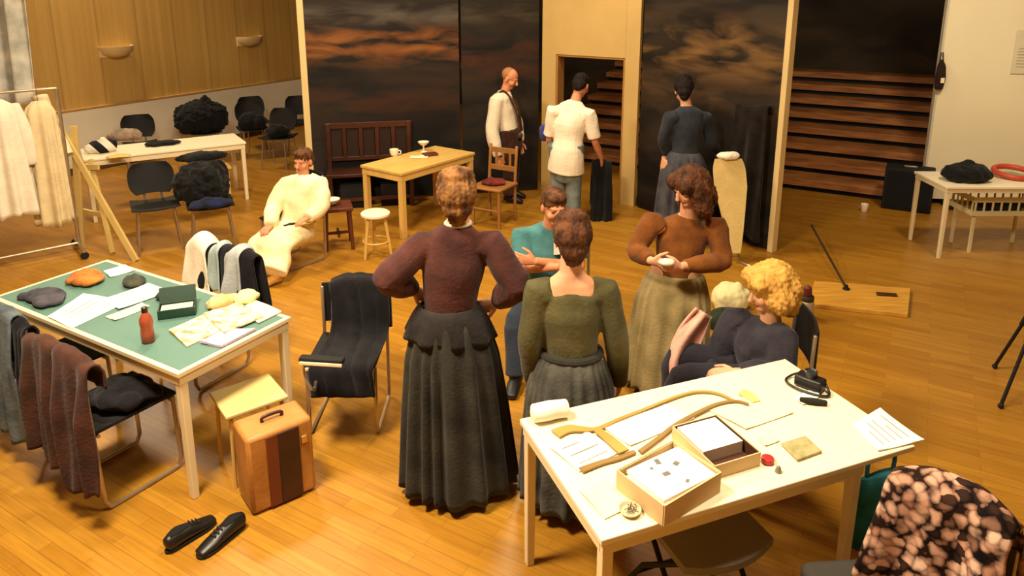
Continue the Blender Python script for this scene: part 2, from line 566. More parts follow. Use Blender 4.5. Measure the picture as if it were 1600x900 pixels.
def shoes(J, root, m, label=None):
    for q in 'LR':
        t, a = J['t' + q], J['a' + q]
        k = J['h'] / 1.7
        back = (a - t); back.z = 0; back.normalize()
        mb = MB()
        z0 = t.z
        mb.loft([V((a.x, a.y, z0 + .026)) + back * .045 * k, V((a.x, a.y, z0 + .03)), a.lerp(t, .5) * 1 + V((0, 0, 0)) , t - back * .012],
                [(.034 * k, .032), (.04 * k, .044), (.046 * k, .038), (.04 * k, .024)], side=J['r'], n=14, sub=3, round_cap=.8)
        mb.loft([a + UP * .03, V((a.x, a.y, z0 + .04))], [.046 * k, .046 * k], n=14)
        for i, v in enumerate(mb.v):
            if v.z < z0 - .012: v.z = z0 - .012
        part('shoe', mb, m, root, off=root.location, sharp=60, label=label)

def skirt(J, root, m, waist, rw, hem_z, rh, name='skirt', pleats=16, depth=.02, shift=(0, 0), bell=.55, side=None, n=160, ease=.25, label=None):
    """gathered skirt hanging from the waist to hem_z; rw, rh = (side, front) radii"""
    side = V(side or J['r']); fr = V((-side.y, side.x, 0))
    c0 = V(waist); H = c0.z - hem_z
    mb = MB()
    rows = 26
    vs = []
    rnd = random.Random(pleats)
    ph = [rnd.uniform(-.25, .25) for _ in range(8)]
    def ring(t, off=0.0, zup=0.0):
        c = c0 + V((shift[0] * t, shift[1] * t, -H * t + zup))
        w = min(1, (t / ease)) ** .6 if t < ease else 1
        u = bell * w + (1 - bell) * t
        if t < ease: u = bell * w * 1.0 + (1 - bell) * t
        ra = rw[0] + (rh[0] - rw[0]) * u; rb = rw[1] + (rh[1] - rw[1]) * u
        out = []
        for k in range(n):
            a = 2 * math.pi * k / n
            wob = a + .12 * math.sin(3 * a + ph[0] * 9) + .05 * math.sin(7 * a + ph[1] * 9)
            pl = math.cos(pleats * wob)
            pl = math.copysign(abs(pl) ** .7, pl)
            d = depth * (.15 + .85 * min(1, t * 1.8)) * pl + .5 * depth * t * math.sin(5 * a + ph[2] * 10)
            out.append(c + side * math.cos(a) * (ra + d - off) + fr * math.sin(a) * (rb + d - off))
        return out
    for i in range(rows + 1):
        vs += ring(i / rows)
    vs += ring(1, .012, .0)
    vs += ring(.93, .02, .0)
    m_ = rows + 3
    fs = [(i * n + k, i * n + (k + 1) % n, (i + 1) * n + (k + 1) % n, (i + 1) * n + k) for i in range(m_ - 1) for k in range(n)]
    fs += [tuple(range(n))[::-1], tuple(range((m_ - 1) * n, m_ * n))]
    mb.add(vs, fs)
    return part(name, mb, m, root, off=root.location, sharp=0, label=label)

def hair(J, root, m, balls, lofts=(), rough=.006, name='hair', freq=26, label=None):
    """balls: (x, y, z, rx, ry, rz) in the head's frame (right, forward, up), metres"""
    M, c = headframe(J)
    k = J['h'] / 1.7
    mb = MB()
    for x, y, z, a, b, d in balls:
        mb.ball(c + M @ (V((x, y, z)) * k), (a * k, b * k, d * k), M, 18, 12)
    for pts, rad in lofts:
        mb.loft([c + M @ (V(p) * k) for p in pts], rad, n=12, sub=3, side=M @ V((1, 0, 0)))
    off = root.location
    mb.v = [x - off for x in mb.v]
    me = fuse(mb, .007, 3, name=name)
    Mi = M.transposed()
    cc = c - off
    def lock(co, nn):
        q = Mi @ (co - cc)
        an = math.atan2(q.x, -q.y)
        return co + nn * rough * 1.4 * (noise.noise(V((an * 9, q.z * 7 + q.y * 5, 3.1))) * .6 + noise.noise(q * freq) * .4 + .4 * noise.noise(q * freq * 2.7))
    push(me, lock)
    o = place(name, me, m, root, None, True, 0, 0)
    if label: o['label'] = label
    return o

def hairmat(name, h, h2):
    return mat(name, h, rough=.75, h2=h2, scale=22, bump=.6, stretch=(1, 1, .4), bscale=90, spec=.2)

def person(name_label, J, skin=SKIN):
    root = thing('person', name_label, 'person', V(((J['aL'].x + J['aR'].x) / 2, (J['aL'].y + J['aR'].y) / 2, 0)))
    body(J, root, skin)
    return root
# ------------------------------------------------------------------ the room (its walls run at 30 degrees to the camera)
E1 = V((math.cos(math.radians(-30)), math.sin(math.radians(-30)), 0))
E2 = V((math.cos(math.radians(60)), math.sin(math.radians(60)), 0))
RG = math.radians(-30)
def G(a, b, z=0): return E1 * a + E2 * b + UP * z

A0, A1, B0, B1, CEIL = -10.35, 6.2, -5.0, 13.4, 4.6
fl = MB().slab([G(A0, B0), G(A1, B0), G(A1, B1), G(A0, B1)], -.1, 0)
struct('floor', fl, ramp_mat('parquet', floor_build, .35, .35))
plaster = mat('plaster', 'e6d3a2', rough=.85, var=.05, scale=2, bump=.1)
struct('ceiling', MB().slab([G(A0, B0), G(A1, B0), G(A1, B1), G(A0, B1)], CEIL, CEIL + .1), mat('ceiling_paint', 'd8c9a4', rough=.9, var=.04))

def panel_build(nt, new, link, b):
    tc = new('TexCoord'); mp = new('Mapping')
    mp.inputs['Rotation'].default_value = (0, 0, -math.radians(60))
    link(tc.outputs['Object'], mp.inputs['Vector'])
    mp2 = new('Mapping'); mp2.inputs['Scale'].default_value = (9, 1, .25)
    link(mp.outputs['Vector'], mp2.inputs['Vector'])
    n = new('TexNoise'); n.inputs['Scale'].default_value = 1.6; n.inputs['Detail'].default_value = 4
    link(mp2.outputs['Vector'], n.inputs['Vector'])
    r = ramp(new, [(.3, 'b8924a'), (.7, 'c6a059')])
    link(n.outputs['Fac'], r.inputs['Fac'])
    w = new('TexWave'); w.inputs['Scale'].default_value = .52; w.bands_direction = 'X'
    link(mp.outputs['Vector'], w.inputs['Vector'])
    r2 = ramp(new, [(0, '8a8070'), (.012, 'ffffff')])
    link(w.outputs['Fac'], r2.inputs['Fac'])
    mx = new('MixRGB'); mx.blend_type = 'MULTIPLY'; mx.inputs[0].default_value = .3
    link(r.outputs['Color'], mx.inputs[1]); link(r2.outputs['Color'], mx.inputs[2])
    return mx.outputs['Color']

wall_panel = ramp_mat('wall_panelling', panel_build, .6, .3)
T = .15
struct('wall_left', MB().slab([G(A0 - T, B0), G(A0, B0), G(A0, B1), G(A0 - T, B1)], 0, CEIL), wall_panel)
dado = mat('dado_white', 'e6dfc8', rough=.6, var=.05, scale=3)
struct('trim_1', MB().slab([G(A0, B0), G(A0 + .04, B0), G(A0 + .04, B1), G(A0, B1)], .1, .9), dado, .004)
struct('trim_2', MB().slab([G(A0, B0), G(A0 + .055, B0), G(A0 + .055, B1), G(A0, B1)], .9, .93), mat('rail_wood', 'b98f52', rough=.5, var=.2, stretch=(1, 1, 6)), .004)
struct('baseboard_left', MB().slab([G(A0, B0), G(A0 + .05, B0), G(A0 + .05, B1), G(A0, B1)], 0, .1), mat('base_dark', '5a4326', rough=.6))
backpaint = ramp_mat('back_painting', painting_build(4, [(.3, '1a1611'), (.5, '30281c'), (.62, '3f3423'), (.75, '2b2419')], (1, 1, 1.8)), .7, .2)
struct('wall_back', MB().slab([G(A0, B1), G(A1, B1), G(A1, B1 + T), G(A0, B1 + T)], 0, CEIL), backpaint)
struct('wall_right', MB().slab([G(A1, B0), G(A1 + T, B0), G(A1 + T, B1), G(A1, B1)], 0, CEIL), plaster)
struct('wall_front', MB().slab([G(A0, B0 - T), G(A1, B0 - T), G(A1, B0), G(A0, B0)], 0, CEIL), plaster)

# ------------------------------------------------------------------ bleachers behind the flats
tread_m = mat('tread_wood', 'a8703c', rough=.5, h2='7e4e28', scale=3, stretch=(1, 1, 8))
dark_m = mat('under_black', '0c0a09', rough=.8, var=.2)
bl = thing('bleacher', 'dark stepped wooden bleacher rising behind the painted flats, brown treads over black risers', 'bleacher', G(-2.4, 9.75), RG)
NS, SR, SD, SW = 8, .158, .40, 5.25
fr = MB()
for i in range(NS):
    tr = MB().box((0, i * SD + SD / 2, (i + 1) * SR - .018), (SW, SD + .05, .036))
    tr.box((0, i * SD - .012, (i + 1) * SR - .05), (SW, .025, .085))
    part('tread', tr, tread_m, bl, smooth=False, bevel=.004)
    fr.box((0, i * SD + .05, (i + .5) * SR - .02), (SW - .02, .02, SR - .03))
for sx in (-1, 1):
    for i in range(NS):
        fr.box((sx * (SW / 2 - .03), i * SD + SD / 2 + .02, ((i + 1) * SR - .04) / 2), (.04, SD, (i + 1) * SR - .04))
part('riser_frame', fr, dark_m, bl, smooth=False)

# ------------------------------------------------------------------ painted stage flats
cream_edge = mat('flat_edge', 'd8bf84', rough=.6, var=.1, stretch=(1, 1, .3))
back_wood = mat('flat_frame', '7a5a34', rough=.7, var=.2)
FLAT_H = 3.3
def flat(p0, p1, m, label, stiles=(1, 1), sw=.05):
    d = (p1 - p0); L = d.length; a = math.atan2(d.y, d.x)
    t = thing('painted_flat', label, 'stage flat', p0, a)
    part('canvas', MB().box((L / 2, .02, FLAT_H / 2 + .01), (L - .02, .012, FLAT_H - .02)), m, t, smooth=False)
    for z in (.05, FLAT_H / 2, FLAT_H - .05):
        part('brace', MB().box((L / 2, .05, z), (L - .02, .045, .07)), back_wood, t, smooth=False)
    for k, x in enumerate((0, L)):
        if stiles[k]:
            part('stile', MB().box((x + (sw / 2 if k == 0 else -sw / 2), .03, FLAT_H / 2), (sw, .085, FLAT_H)), cream_edge, t, smooth=False, bevel=.004)
    return t
stops1 = [(.34, '0e0d0c'), (.45, '231d17'), (.53, '4a3520'), (.6, '8a5c2e'), (.66, '6a5038'), (.74, '2a241e')]
stops2 = [(.34, '0f0e0d'), (.46, '262019'), (.56, '45331f'), (.64, '4a3a26'), (.72, '2a241c')]
stops3 = [(.32, '0d0c0b'), (.44, '2c231a'), (.54, '5c4326'), (.62, '86673c'), (.7, '4b3a28'), (.78, '191512')]
pa = ramp_mat('painting_sunset', painting_build(1.4, [(.36, '12110f'), (.5, '1d1a17'), (.62, '2a221b'), (.72, '1c1815')], (.9, 1, 3.2), [(1.93, .36, '8a5426', .95, 3.0, .40), (2.28, .22, '5a5348', .8, 7.0, .44), (1.25, .4, '3d2415', .8, 5.0, .42)]), .65, .2)
pb = ramp_mat('painting_dusk', painting_build(5.2, [(.36, '131211'), (.5, '1f1c18'), (.62, '2c241b'), (.72, '1a1714')], (1.3, 1, 2.4), [(2.3, .2, '4c4334', .8, 2.0, .44), (1.75, .45, '4a2817', .8, 9.0, .42), (1.2, .4, '33291a', .8, 12.0, .44)]), .65, .2)
pc = ramp_mat('painting_shore', painting_build(2.3, [(.36, '12100e'), (.5, '221c16'), (.62, '2f261c'), (.72, '1a1613')], (1.1, 1, 3.6), [(1.95, .5, '7d5c34', .95, 4.0, .42), (1.5, .35, '4d3a26', .85, 6.0, .42), (2.3, .3, '3d3327', .8, 11.0, .44)]), .65, .2)
L0, L2 = at(484, 319), at(845, 297)
L1 = at(722, 304)
L1 = L0.lerp(L2, (L1 - L0).length / (L2 - L0).length)
flat(L0, L1, pa, 'wide dark stage flat painted with an orange sunset streak, behind the brown bench', (1, 0), .075)
flat(L1 + (L2 - L1).normalized() * .01, L2 - (L2 - L1).normalized() * .03, pb, 'narrower dark painted flat behind the man in the white shirt and braces', (0, 0))
R0, R1 = at(992, 324), at(1207, 395)
flat(R0, R1, pc, 'dark painted stage flat with a pale yellow edge post, behind the woman in blue-grey', (0, 1), .06)

# cream doorway flat
d0, d1 = L2, R0 - (R0 - L2).normalized() * .02
dd = d1 - d0; DL = dd.length; da = math.atan2(dd.y, dd.x)
df = thing('doorway_flat', 'cream door frame flat standing open between the dark painted flats', 'door frame', d0, da)
door_cream = mat('door_cream', 'c9a866', rough=.55, var=.08, scale=3)
ox0, ox1, oz = .2, DL - .18, 1.79
part('post', MB().box((ox0 / 2, .03, FLAT_H / 2), (ox0, .06, FLAT_H)), door_cream, df, smooth=False, bevel=.004)
part('post', MB().box(((ox1 + DL) / 2, .03, FLAT_H / 2), (DL - ox1, .06, FLAT_H)), door_cream, df, smooth=False, bevel=.004)
part('header', MB().box(((ox0 + ox1) / 2, .03, (oz + FLAT_H) / 2), (ox1 - ox0, .06, FLAT_H - oz)), door_cream, df, smooth=False)
jb = MB().box((ox0 + .012, .09, oz / 2), (.03, .16, oz)).box((ox1 - .012, .09, oz / 2), (.03, .16, oz)).box(((ox0 + ox1) / 2, .09, oz - .012), (ox1 - ox0 - .03, .16, .03))
part('jamb', jb, mat('jamb_wood', 'a9793c', rough=.5, var=.15), df, smooth=False, bevel=.003)

# white partition board on the right
w0 = at(1441, 319); w1 = w0 + V((2.6, -.35, 0))
wd = w1 - w0; wa = math.atan2(wd.y, wd.x); WL = wd.length
wp = thing('partition_board', 'tall white partition board at the right, a paper notice pinned on it', 'partition', w0 + V((0, 0, 0)), wa)
white_board = mat('board_white', 'e6dcb8', rough=.6, var=.04, scale=2)
part('panel', MB().box((WL / 2, .04, 1.72), (WL, .06, 3.3)), white_board, wp, smooth=False, bevel=.006)
part('edge_strip', MB().box((-.012, .04, 1.72), (.024, .075, 3.3)), mat('board_edge', 'c9c2ac', rough=.5), wp, smooth=False, bevel=.003)
for x in (.25, WL - .25):
    part('foot', MB().box((x, .04, .035), (.06, .5, .07)), dark_m, wp, smooth=False, bevel=.005)
def wpl(x, y, z): return w0 + V((math.cos(wa) * x - math.sin(wa) * y, math.sin(wa) * x + math.cos(wa) * y, z))
po = thing('poster', 'small pale paper notice with faint grey lines on the white partition', 'notice', wpl(.93, -.001, 1.62), wa)
paper_w = mat('paper_white', 'f6eedc', rough=.8, var=.03)
paper_c = mat('paper_cream', 'efe0b2', rough=.8, var=.05)
paper_p = mat('paper_blush', 'f1e2cf', rough=.8, var=.04)
ink = mat('ink_grey', '9a927e', rough=.8)
part('sheet', MB().box((0, -.002, .25), (.34, .003, .5)), mat('notice_paper', 'd3c9a8', rough=.8, var=.04), po, smooth=False)
ln = MB()
for k in range(7):
    ln.box((-.02 * (k % 3), -.0045, .08 + k * .035), (.24 - .03 * (k % 3), .002, .008))
ln.box((.02, -.0045, .4), (.06, .002, .07))
part('print', ln, ink, po, smooth=False)
# wall phone like handset holder on the edge
ph = thing('hanging_bag', 'small dark bag with a pale tag hung on the edge of the white partition', 'bag', wpl(-.02, -.005, 1.44), wa)
bag = MB().loft([(0, -.045, .0), (.0, -.055, .12), (0, -.05, .24), (.0, -.03, .33)], [(.05, .03), (.06, .045), (.05, .035), (.02, .015)], n=14, sub=3)
part('pouch', bag, cloth('bag_dark', '2c1d16'), ph)
part('strap', MB().tube([(-.02, -.03, .32), (-.01, -.02, .42), (.01, -.02, .42), (.02, -.03, .32)], .006), cloth('bag_dark', '2c1d16'), ph)
part('tag', MB().box((.01, -.1, .1), (.04, .006, .06)), paper_c, ph, smooth=False)

# ------------------------------------------------------------------ wall lamps on the left wall
lampm = mat('lamp_shell', 'dcc48c', rough=.5, var=.05)
def wall_lamp(px, py, label):
    # on the wall plane a = A0
    u, v = (px - CXP) / FPX, (py - CYP) / FPX
    ray = V((u, CPH - v * SPH, -(SPH + v * CPH)))
    t = (A0 - 0) / ray.dot(E1)
    q = V((0, 0, CAMH)) + ray * t
    r = thing('wall_lamp', label, 'wall lamp', q, math.radians(60), 'wall lamps on the beige panelling')
    sh = MB()
    prof = [(.02, -.12), (.12, -.10), (.21, -.05), (.255, .03), (.262, .06), (.245, .06), (.2, -.03), (.1, -.075), (.02, -.09)]
    vs = []; n = 20
    for rr, z in prof:
        for k in range(n + 1):
            a = math.pi + math.pi * k / n
            vs.append(V((rr * math.cos(a), rr * .8 * math.sin(a) - .0, z)))
    m = len(prof); W = n + 1
    fs = [(i * W + k, i * W + k + 1, (i + 1) * W + k + 1, (i + 1) * W + k) for i in range(m - 1) for k in range(n)]
    sh.add(vs, fs)
    part('shade', sh, lampm, r, sharp=50)
    part('wall_plate', MB().box((0, -.008, -.03), (.5, .016, .14)), lampm, r, smooth=False, bevel=.004)
    for c in (r.children):
        pass
    return r
wall_lamp(180, 78, 'cream half-bowl wall lamp on the beige panelling, the left one')
wall_lamp(388, 62, 'cream half-bowl wall lamp on the beige panelling, nearer the dark flats')
# ------------------------------------------------------------------ furniture
cream_top = mat('table_cream', 'efe3c0', rough=.45, var=.04, scale=2)
cream_leg = mat('table_leg_cream', 'e3d2a8', rough=.45, var=.05)
green_top = mat('linoleum_green', '52766a', rough=.6, var=.12, scale=3)
chrome = mat('tube_metal', 'b9a890', rough=.3, metal=.8, var=.1)
dark_metal = mat('tube_dark', '5a4630', rough=.35, metal=.6, var=.2)
black_shell = mat('chair_black', '0b0a0a', rough=.75, var=.2)
pine = mat('pine', 'd9b160', rough=.45, var=.15, scale=2.5, stretch=(1, 8, 1))

def table(name, label, F, deg, L, W, z=.74, top_m=cream_top, rim=None, legs=None, ap=.05, leg=.045, th=.025, apL=None, group=None, tap=.8, leg_m=None):
    t = thing(name, label, 'table', V((F.x, F.y, 0)), math.radians(deg), group)
    leg_m = leg_m or cream_leg
    top = MB()
    if rim:
        top.box((L / 2, W / 2, z - th / 2), (L - .06, W - .06, th + .002))
        part('tabletop', top, top_m, t, smooth=False)
        r = MB()
        r.box((L / 2, .015, z - th / 2), (L, .03, th)).box((L / 2, W - .015, z - th / 2), (L, .03, th))
        r.box((.015, W / 2, z - th / 2), (.03, W - .06, th)).box((L - .015, W / 2, z - th / 2), (.03, W - .06, th))
        part('rim', r, rim, t, smooth=False, bevel=.003)
    else:
        top.box((L / 2, W / 2, z - th / 2), (L, W, th))
        part('tabletop', top, top_m, t, smooth=False, bevel=.004)
    aL = apL or L
    a = MB()
    i = .012
    a.box((aL / 2, i + .01, z - th - ap / 2), (aL - 2 * i, .022, ap)).box((aL / 2, W - i - .01, z - th - ap / 2), (aL - 2 * i, .022, ap))
    a.box((i + .01, W / 2, z - th - ap / 2), (.022, W - 2 * i - .044, ap)).box((aL - i - .01, W / 2, z - th - ap / 2), (.022, W - 2 * i - .044, ap))
    part('apron', a, leg_m, t, smooth=False, bevel=.002)
    for x in (.014 + leg / 2, aL - .014 - leg / 2):
        for y in (.014 + leg / 2, W - .014 - leg / 2):
            lg = MB()
            h = leg / 2
            vs = []
            for zz, s in ((0, h * tap), (z - th, h)):
                vs += [V((x + sx * s, y + sy * s, zz)) for sx, sy in ((-1, -1), (1, -1), (1, 1), (-1, 1))]
            lg.add(vs, [(3, 2, 1, 0), (4, 5, 6, 7)] + [(k, (k + 1) % 4, (k + 1) % 4 + 4, k + 4) for k in range(4)])
            part('leg', lg, leg_m, t, smooth=False, bevel=.004)
    return t

RT = table('work_table', 'long cream table in the front spread with papers, boxes and curved rulers', at(940, 845, .74), 21, 1.47, .77, apL=1.22)
LT = table('work_table', 'green-topped cream-edged table at the left littered with papers, a bottle and clothes', at(278, 585, .74), 60, .735, 1.8, top_m=green_top, rim=cream_leg)
BT = table('work_table', 'cream table in the far left corner half hidden by black chairs and coats', at(130, 250, .74), 33, 1.74, .66, ap=.06, leg=.05)
RB = table('work_table', 'pale table at the right edge with a black coat and red ring', at(1480, 292, .74), -1, 1.5, .6, ap=.04, leg=.04)
wF = at(627, 271, .73); wL = at(572, 252, .73); wR = at(742, 238, .73)
wdeg = math.degrees(math.atan2(wR.y - wF.y, wR.x - wF.x))
WT = table('pine_table', 'small yellow pine table with cups on it, in front of the brown bench', wF, wdeg, (wR - wF).length, .62, z=.73, top_m=pine, leg_m=pine, ap=.07, leg=.06, th=.03, tap=1.0)

# stool with a round seat
sp = at(588, 402, 0)
st = thing('round_stool', 'round cream-topped stool at the foot of the pine table', 'stool', V((sp.x, sp.y + .05, 0)))
part('seat', MB().lathe([(.02, .415), (.13, .415), (.142, .425), (.142, .445), (.13, .455), (.02, .455)], n=28), cream_top, st)
for k in range(3):
    a = math.radians(90 + 120 * k + 20)
    part('leg', MB().rod((.15 * math.cos(a), .15 * math.sin(a), 0), (.09 * math.cos(a), .09 * math.sin(a), .42), .014, .018), pine, st)
part('ring', MB().tube([(.128 * math.cos(2 * math.pi * k / 24), .128 * math.sin(2 * math.pi * k / 24), .16) for k in range(25)], .008), pine, st)

# low dark stool with a white bowl, by the seated figure in cream
lp = at(530, 385, 0)
ls = thing('dark_stool', 'low reddish-brown stool beside the seated figure in the cream gown', 'stool', V((lp.x, lp.y, 0)), .3)
redwood = mat('redwood', '5a2c1a', rough=.45, var=.25, scale=4, stretch=(1, 1, .3))
part('seat', MB().box((0, 0, .43), (.3, .3, .04)), redwood, ls, bevel=.008)
for sx in (-1, 1):
    for sy in (-1, 1):
        part('leg', MB().rod((sx * .13, sy * .13, 0), (sx * .115, sy * .115, .41), .018, .02), redwood, ls)
part('stretcher', MB().box((0, 0, .15), (.24, .025, .025)).box((0, 0, .15), (.025, .24, .024)), redwood, ls)
bw = MB().lathe([(.03, 0), (.045, .005), (.075, .04), (.085, .06), (.078, .06), (.068, .042), (.03, .014)], n=24)
white_china = mat('china', 'f2e6cc', rough=.3, var=.03)
bw.xf(Matrix.Translation(V((lp.x - .05, lp.y, .45))))
solo('bowl', bw, white_china, 'white bowl on the low brown stool beside the cream gown', 'bowl')

# brown bench against the painted flat
b0 = at(520, 325, 0); b1 = at(655, 312, 0)
bdir = (b1 - b0); bL = 1.04
bn = thing('bench', 'dark reddish-brown wooden bench with a panelled back under the sunset painting', 'bench', b0 + V((-.05, 0, 0)), math.atan2(L2.y - L0.y, L2.x - L0.x))
bench_m = mat('bench_wood', '4a2414', rough=.4, var=.3, h2='321509', scale=3, stretch=(.4, 1, 1))
part('seat', MB().box((bL / 2, .03, .42), (bL, .34, .04)), bench_m, bn, bevel=.006)
bk = MB().box((bL / 2, .19, .97), (bL, .04, .07)).box((bL / 2, .19, .56), (bL, .03, .05))
for k in range(6):
    bk.box((.03 + k * (bL - .06) / 5, .19, .76), (.05, .032, .38))
part('backrest', bk, bench_m, bn, smooth=False, bevel=.004)
bp = MB()
for k in range(5):
    bp.box((.03 + (k + .5) * (bL - .06) / 5, .2, .76), ((bL - .06) / 5 - .06, .012, .36))
part('back_panel', bp, mat('bench_panel', '24140d', rough=.5), bn, smooth=False)
for x in (.04, bL - .04):
    for y in (-.11, .18):
        part('leg', MB().box((x, y, .2 if y < 0 else .5), (.05, .045, .4 if y < 0 else 1.0)), bench_m, bn, smooth=False, bevel=.004)
part('stretcher', MB().box((bL / 2, -.11, .12), (bL - .1, .025, .04)), bench_m, bn, smooth=False)
for i, (dx, dy, w, hh) in enumerate(((.27, .02, .36, .3), (.74, .02, .34, .28))):
    q = b0 + (L2 - L0).normalized() * dx
    cr = MB().box((q.x, q.y + .04, hh / 2), (w, .2, hh), rz=bn.rotation_euler.z)
    solo('storage_crate', cr, black_shell, ('black crate under the left half of the brown bench', 'black crate under the right half of the brown bench')[i], 'crate', 'black crates under the brown bench', bevel=.01)

# things on the pine table
def cup(px, py, z, r, h, m, label, name='cup', handle=True):
    q = at(px, py, z)
    t = thing(name, label, name, q)
    part('bowl', MB().lathe([(r * .6, 0), (r * .75, .004), (r, h * .5), (r * 1.02, h), (r * .92, h), (r * .88, h * .5), (r * .55, .01)], n=20), m, t)
    if handle:
        part('handle', MB().tube([(r * .95, 0, h * .25), (r * 1.45, 0, h * .3), (r * 1.5, 0, h * .7), (r * .98, 0, h * .8)], r * .13, sub=3), m, t)
    return t
cup(616, 243, .73, .05, .075, white_china, 'white cup near the left corner of the pine table')
# goblet
q = at(662, 237, .73)
gb = thing('goblet', 'small white stemmed bowl standing on the pine table beside the flat brown tray', 'goblet', q)
part('bowl', MB().lathe([(.008, .07), (.03, .08), (.06, .105), (.066, .12), (.06, .12), (.03, .09), (.006, .08)], n=20), white_china, gb)
part('stem', MB().lathe([(.04, 0), (.04, .006), (.01, .014), (.008, .05), (.012, .075)], n=20), white_china, gb)
q = at(672, 243, .73)
solo('book', MB().box((q.x, q.y, .745), (.16, .11, .03), rz=.5), mat('book_redbrown', '5f2b1a', rough=.6), 'small reddish-brown book lying on the pine table', 'book', bevel=.003)
q = at(655, 246, .73)
solo('napkin', MB().sheet(lambda u, v: (q.x - .1 + .2 * u, q.y - .07 + .14 * v, .738 + .006 * math.sin(7 * u) * math.sin(5 * v)), 10, 8, .004), paper_c, 'pale folded napkin in the middle of the pine table', 'napkin')

# ------------------------------------------------------------------ chairs
def sled_chair(label, loc, deg, seat_m, group='tubular chairs round the green table', sz=.45, back=True, bh=.84):
    """tube-framed chair with sled runners; local +y is forward"""
    t = thing('sled_chair', label, 'chair', loc, math.radians(deg - 90), group)
    for s in (-1, 1):
        x = s * .2
        pts = [(x, -.235, bh), (x, -.225, .45), (x, -.215, .06), (x, -.19, .016), (x, -.14, .013), (x, .14, .013), (x, .19, .016), (x, .21, .06), (x, .2, .44)]
        part('leg_frame', MB().tube([V(p) for p in pts], .0115, n=8), chrome, t)
    for y in (.19, -.2):
        part('seat_rail', MB().rod((-.2, y, .425), (.2, y, .425), .01), chrome, t)
    part('seat', MB().sheet(lambda u, v: (-.205 + .41 * u, -.21 + .43 * v, .452 - .012 * math.sin(math.pi * u) * (1 - .5 * v)), 10, 8, .016), seat_m, t)
    if back:
        part('backrest', MB().sheet(lambda u, v: (-.205 + .41 * u, -.245 - .025 * math.sin(math.pi * u) + .0 * v, bh - .24 + .26 * v), 10, 6, .014), seat_m, t)
    return t
seat_tan = mat('seat_plywood', 'd3ac62', rough=.4, var=.12, scale=3, stretch=(1, 6, 1))
hA = 58
chA = sled_chair('tubular chair with brown jackets over its back, on the near side of the green table', (-2.12, 3.42, 0), hA, black_shell)
chB = sled_chair('tubular chair under the grey-blue coat at the left end of the green table', (-2.72, 3.86, 0), 60, black_shell)
chC = sled_chair('tubular chair hung with shirts on the far side of the green table', (-2.14, 4.51, 0), 240, seat_tan, bh=.76)
chD = sled_chair('tubular chair with the long black coat, beside the woman in plum', (-1.0, 3.98, 0), 270, black_shell, bh=.76)
ap = at(503, 562, .62)
Mi = chD.matrix_basis.inverted()
part('armrest', MB().box(Mi @ ap, (.05, .25, .03), rz=1.45), black_shell, chD, bevel=.008)
part('armrest_trim', MB().box(Mi @ (ap + V((0, -.03, -.012))), (.012, .24, .016), rz=1.45), cream_leg, chD, bevel=.002)
part('armrest_post', MB().tube([Mi @ x for x in (ap + V((-.1, 0, -.01)), ap + V((-.11, .01, -.1)), ap + V((-.06, .03, -.2)), V((-1.2, 4.0, .42)))], .01, sub=3), chrome, chD)
part('seat_edge', MB().box((0, .222, .443), (.4, .012, .02)), cream_leg, chD, bevel=.003, label='cream front edge of the seat')

def drape(name, label, cat, p0, p1, out, lo, li, m, folds=4, amp=.02, flare=.1, seed=0, gap=.03, thick=.012, group=None, hem=.03, taper=.0, arch=.0):
    """a garment hung over a rail from p0 to p1; out = the side it hangs down lo metres, the other side li"""
    p0, p1, out = V(p0), V(p1), V(out).normalized()
    ax = p1 - p0
    rr = gap
    tot = li + math.pi * rr + lo
    rnd = random.Random(seed)
    f1, f2, f3 = rnd.uniform(0, 6), rnd.uniform(0, 6), rnd.uniform(0, 6)
    def fn(u, v):
        s = v * tot
        uu = (u - .5)
        hang = 0
        if s < li:
            o, z, hang = -rr, -(li - s), (li - s)
        elif s < li + math.pi * rr:
            a = (s - li) / rr
            o, z = -rr * math.cos(a), rr * math.sin(a)
        else:
            hang = s - li - math.pi * rr
            o, z = rr, -hang
        tt = hang / max(lo, .01)
        w = uu * (1 + flare * tt - taper * tt * tt)
        am = amp * (.25 + min(1, hang / .25))
        fo = am * (math.sin(u * folds * 6.283 + f1 + .8 * math.sin(hang * 5 + f2)) * .7 + .45 * math.sin(u * folds * 11.3 + f2 + hang * 3))
        sg = 1 if o > 0 else -.4
        zz = z + .018 * math.sin(u * 5 + f3) * (1 - min(1, hang * 4)) - hem * tt * (math.sin(u * 4.1 + f3) + .4 * math.sin(u * 13 + f1))
        zz += arch * (1 - (2 * u - 1) ** 2) * max(0, 1 - hang * 2.2)
        if hang > 0 and s < li: fo = -abs(fo) * .6
        else: fo = fo + am * .9
        return p0 + ax * (.5 + w) + out * (o + fo) + UP * zz
    mb = MB().sheet(fn, 40, 44, thick)
    return solo(name, mb, m, label, cat, group, sharp=0)

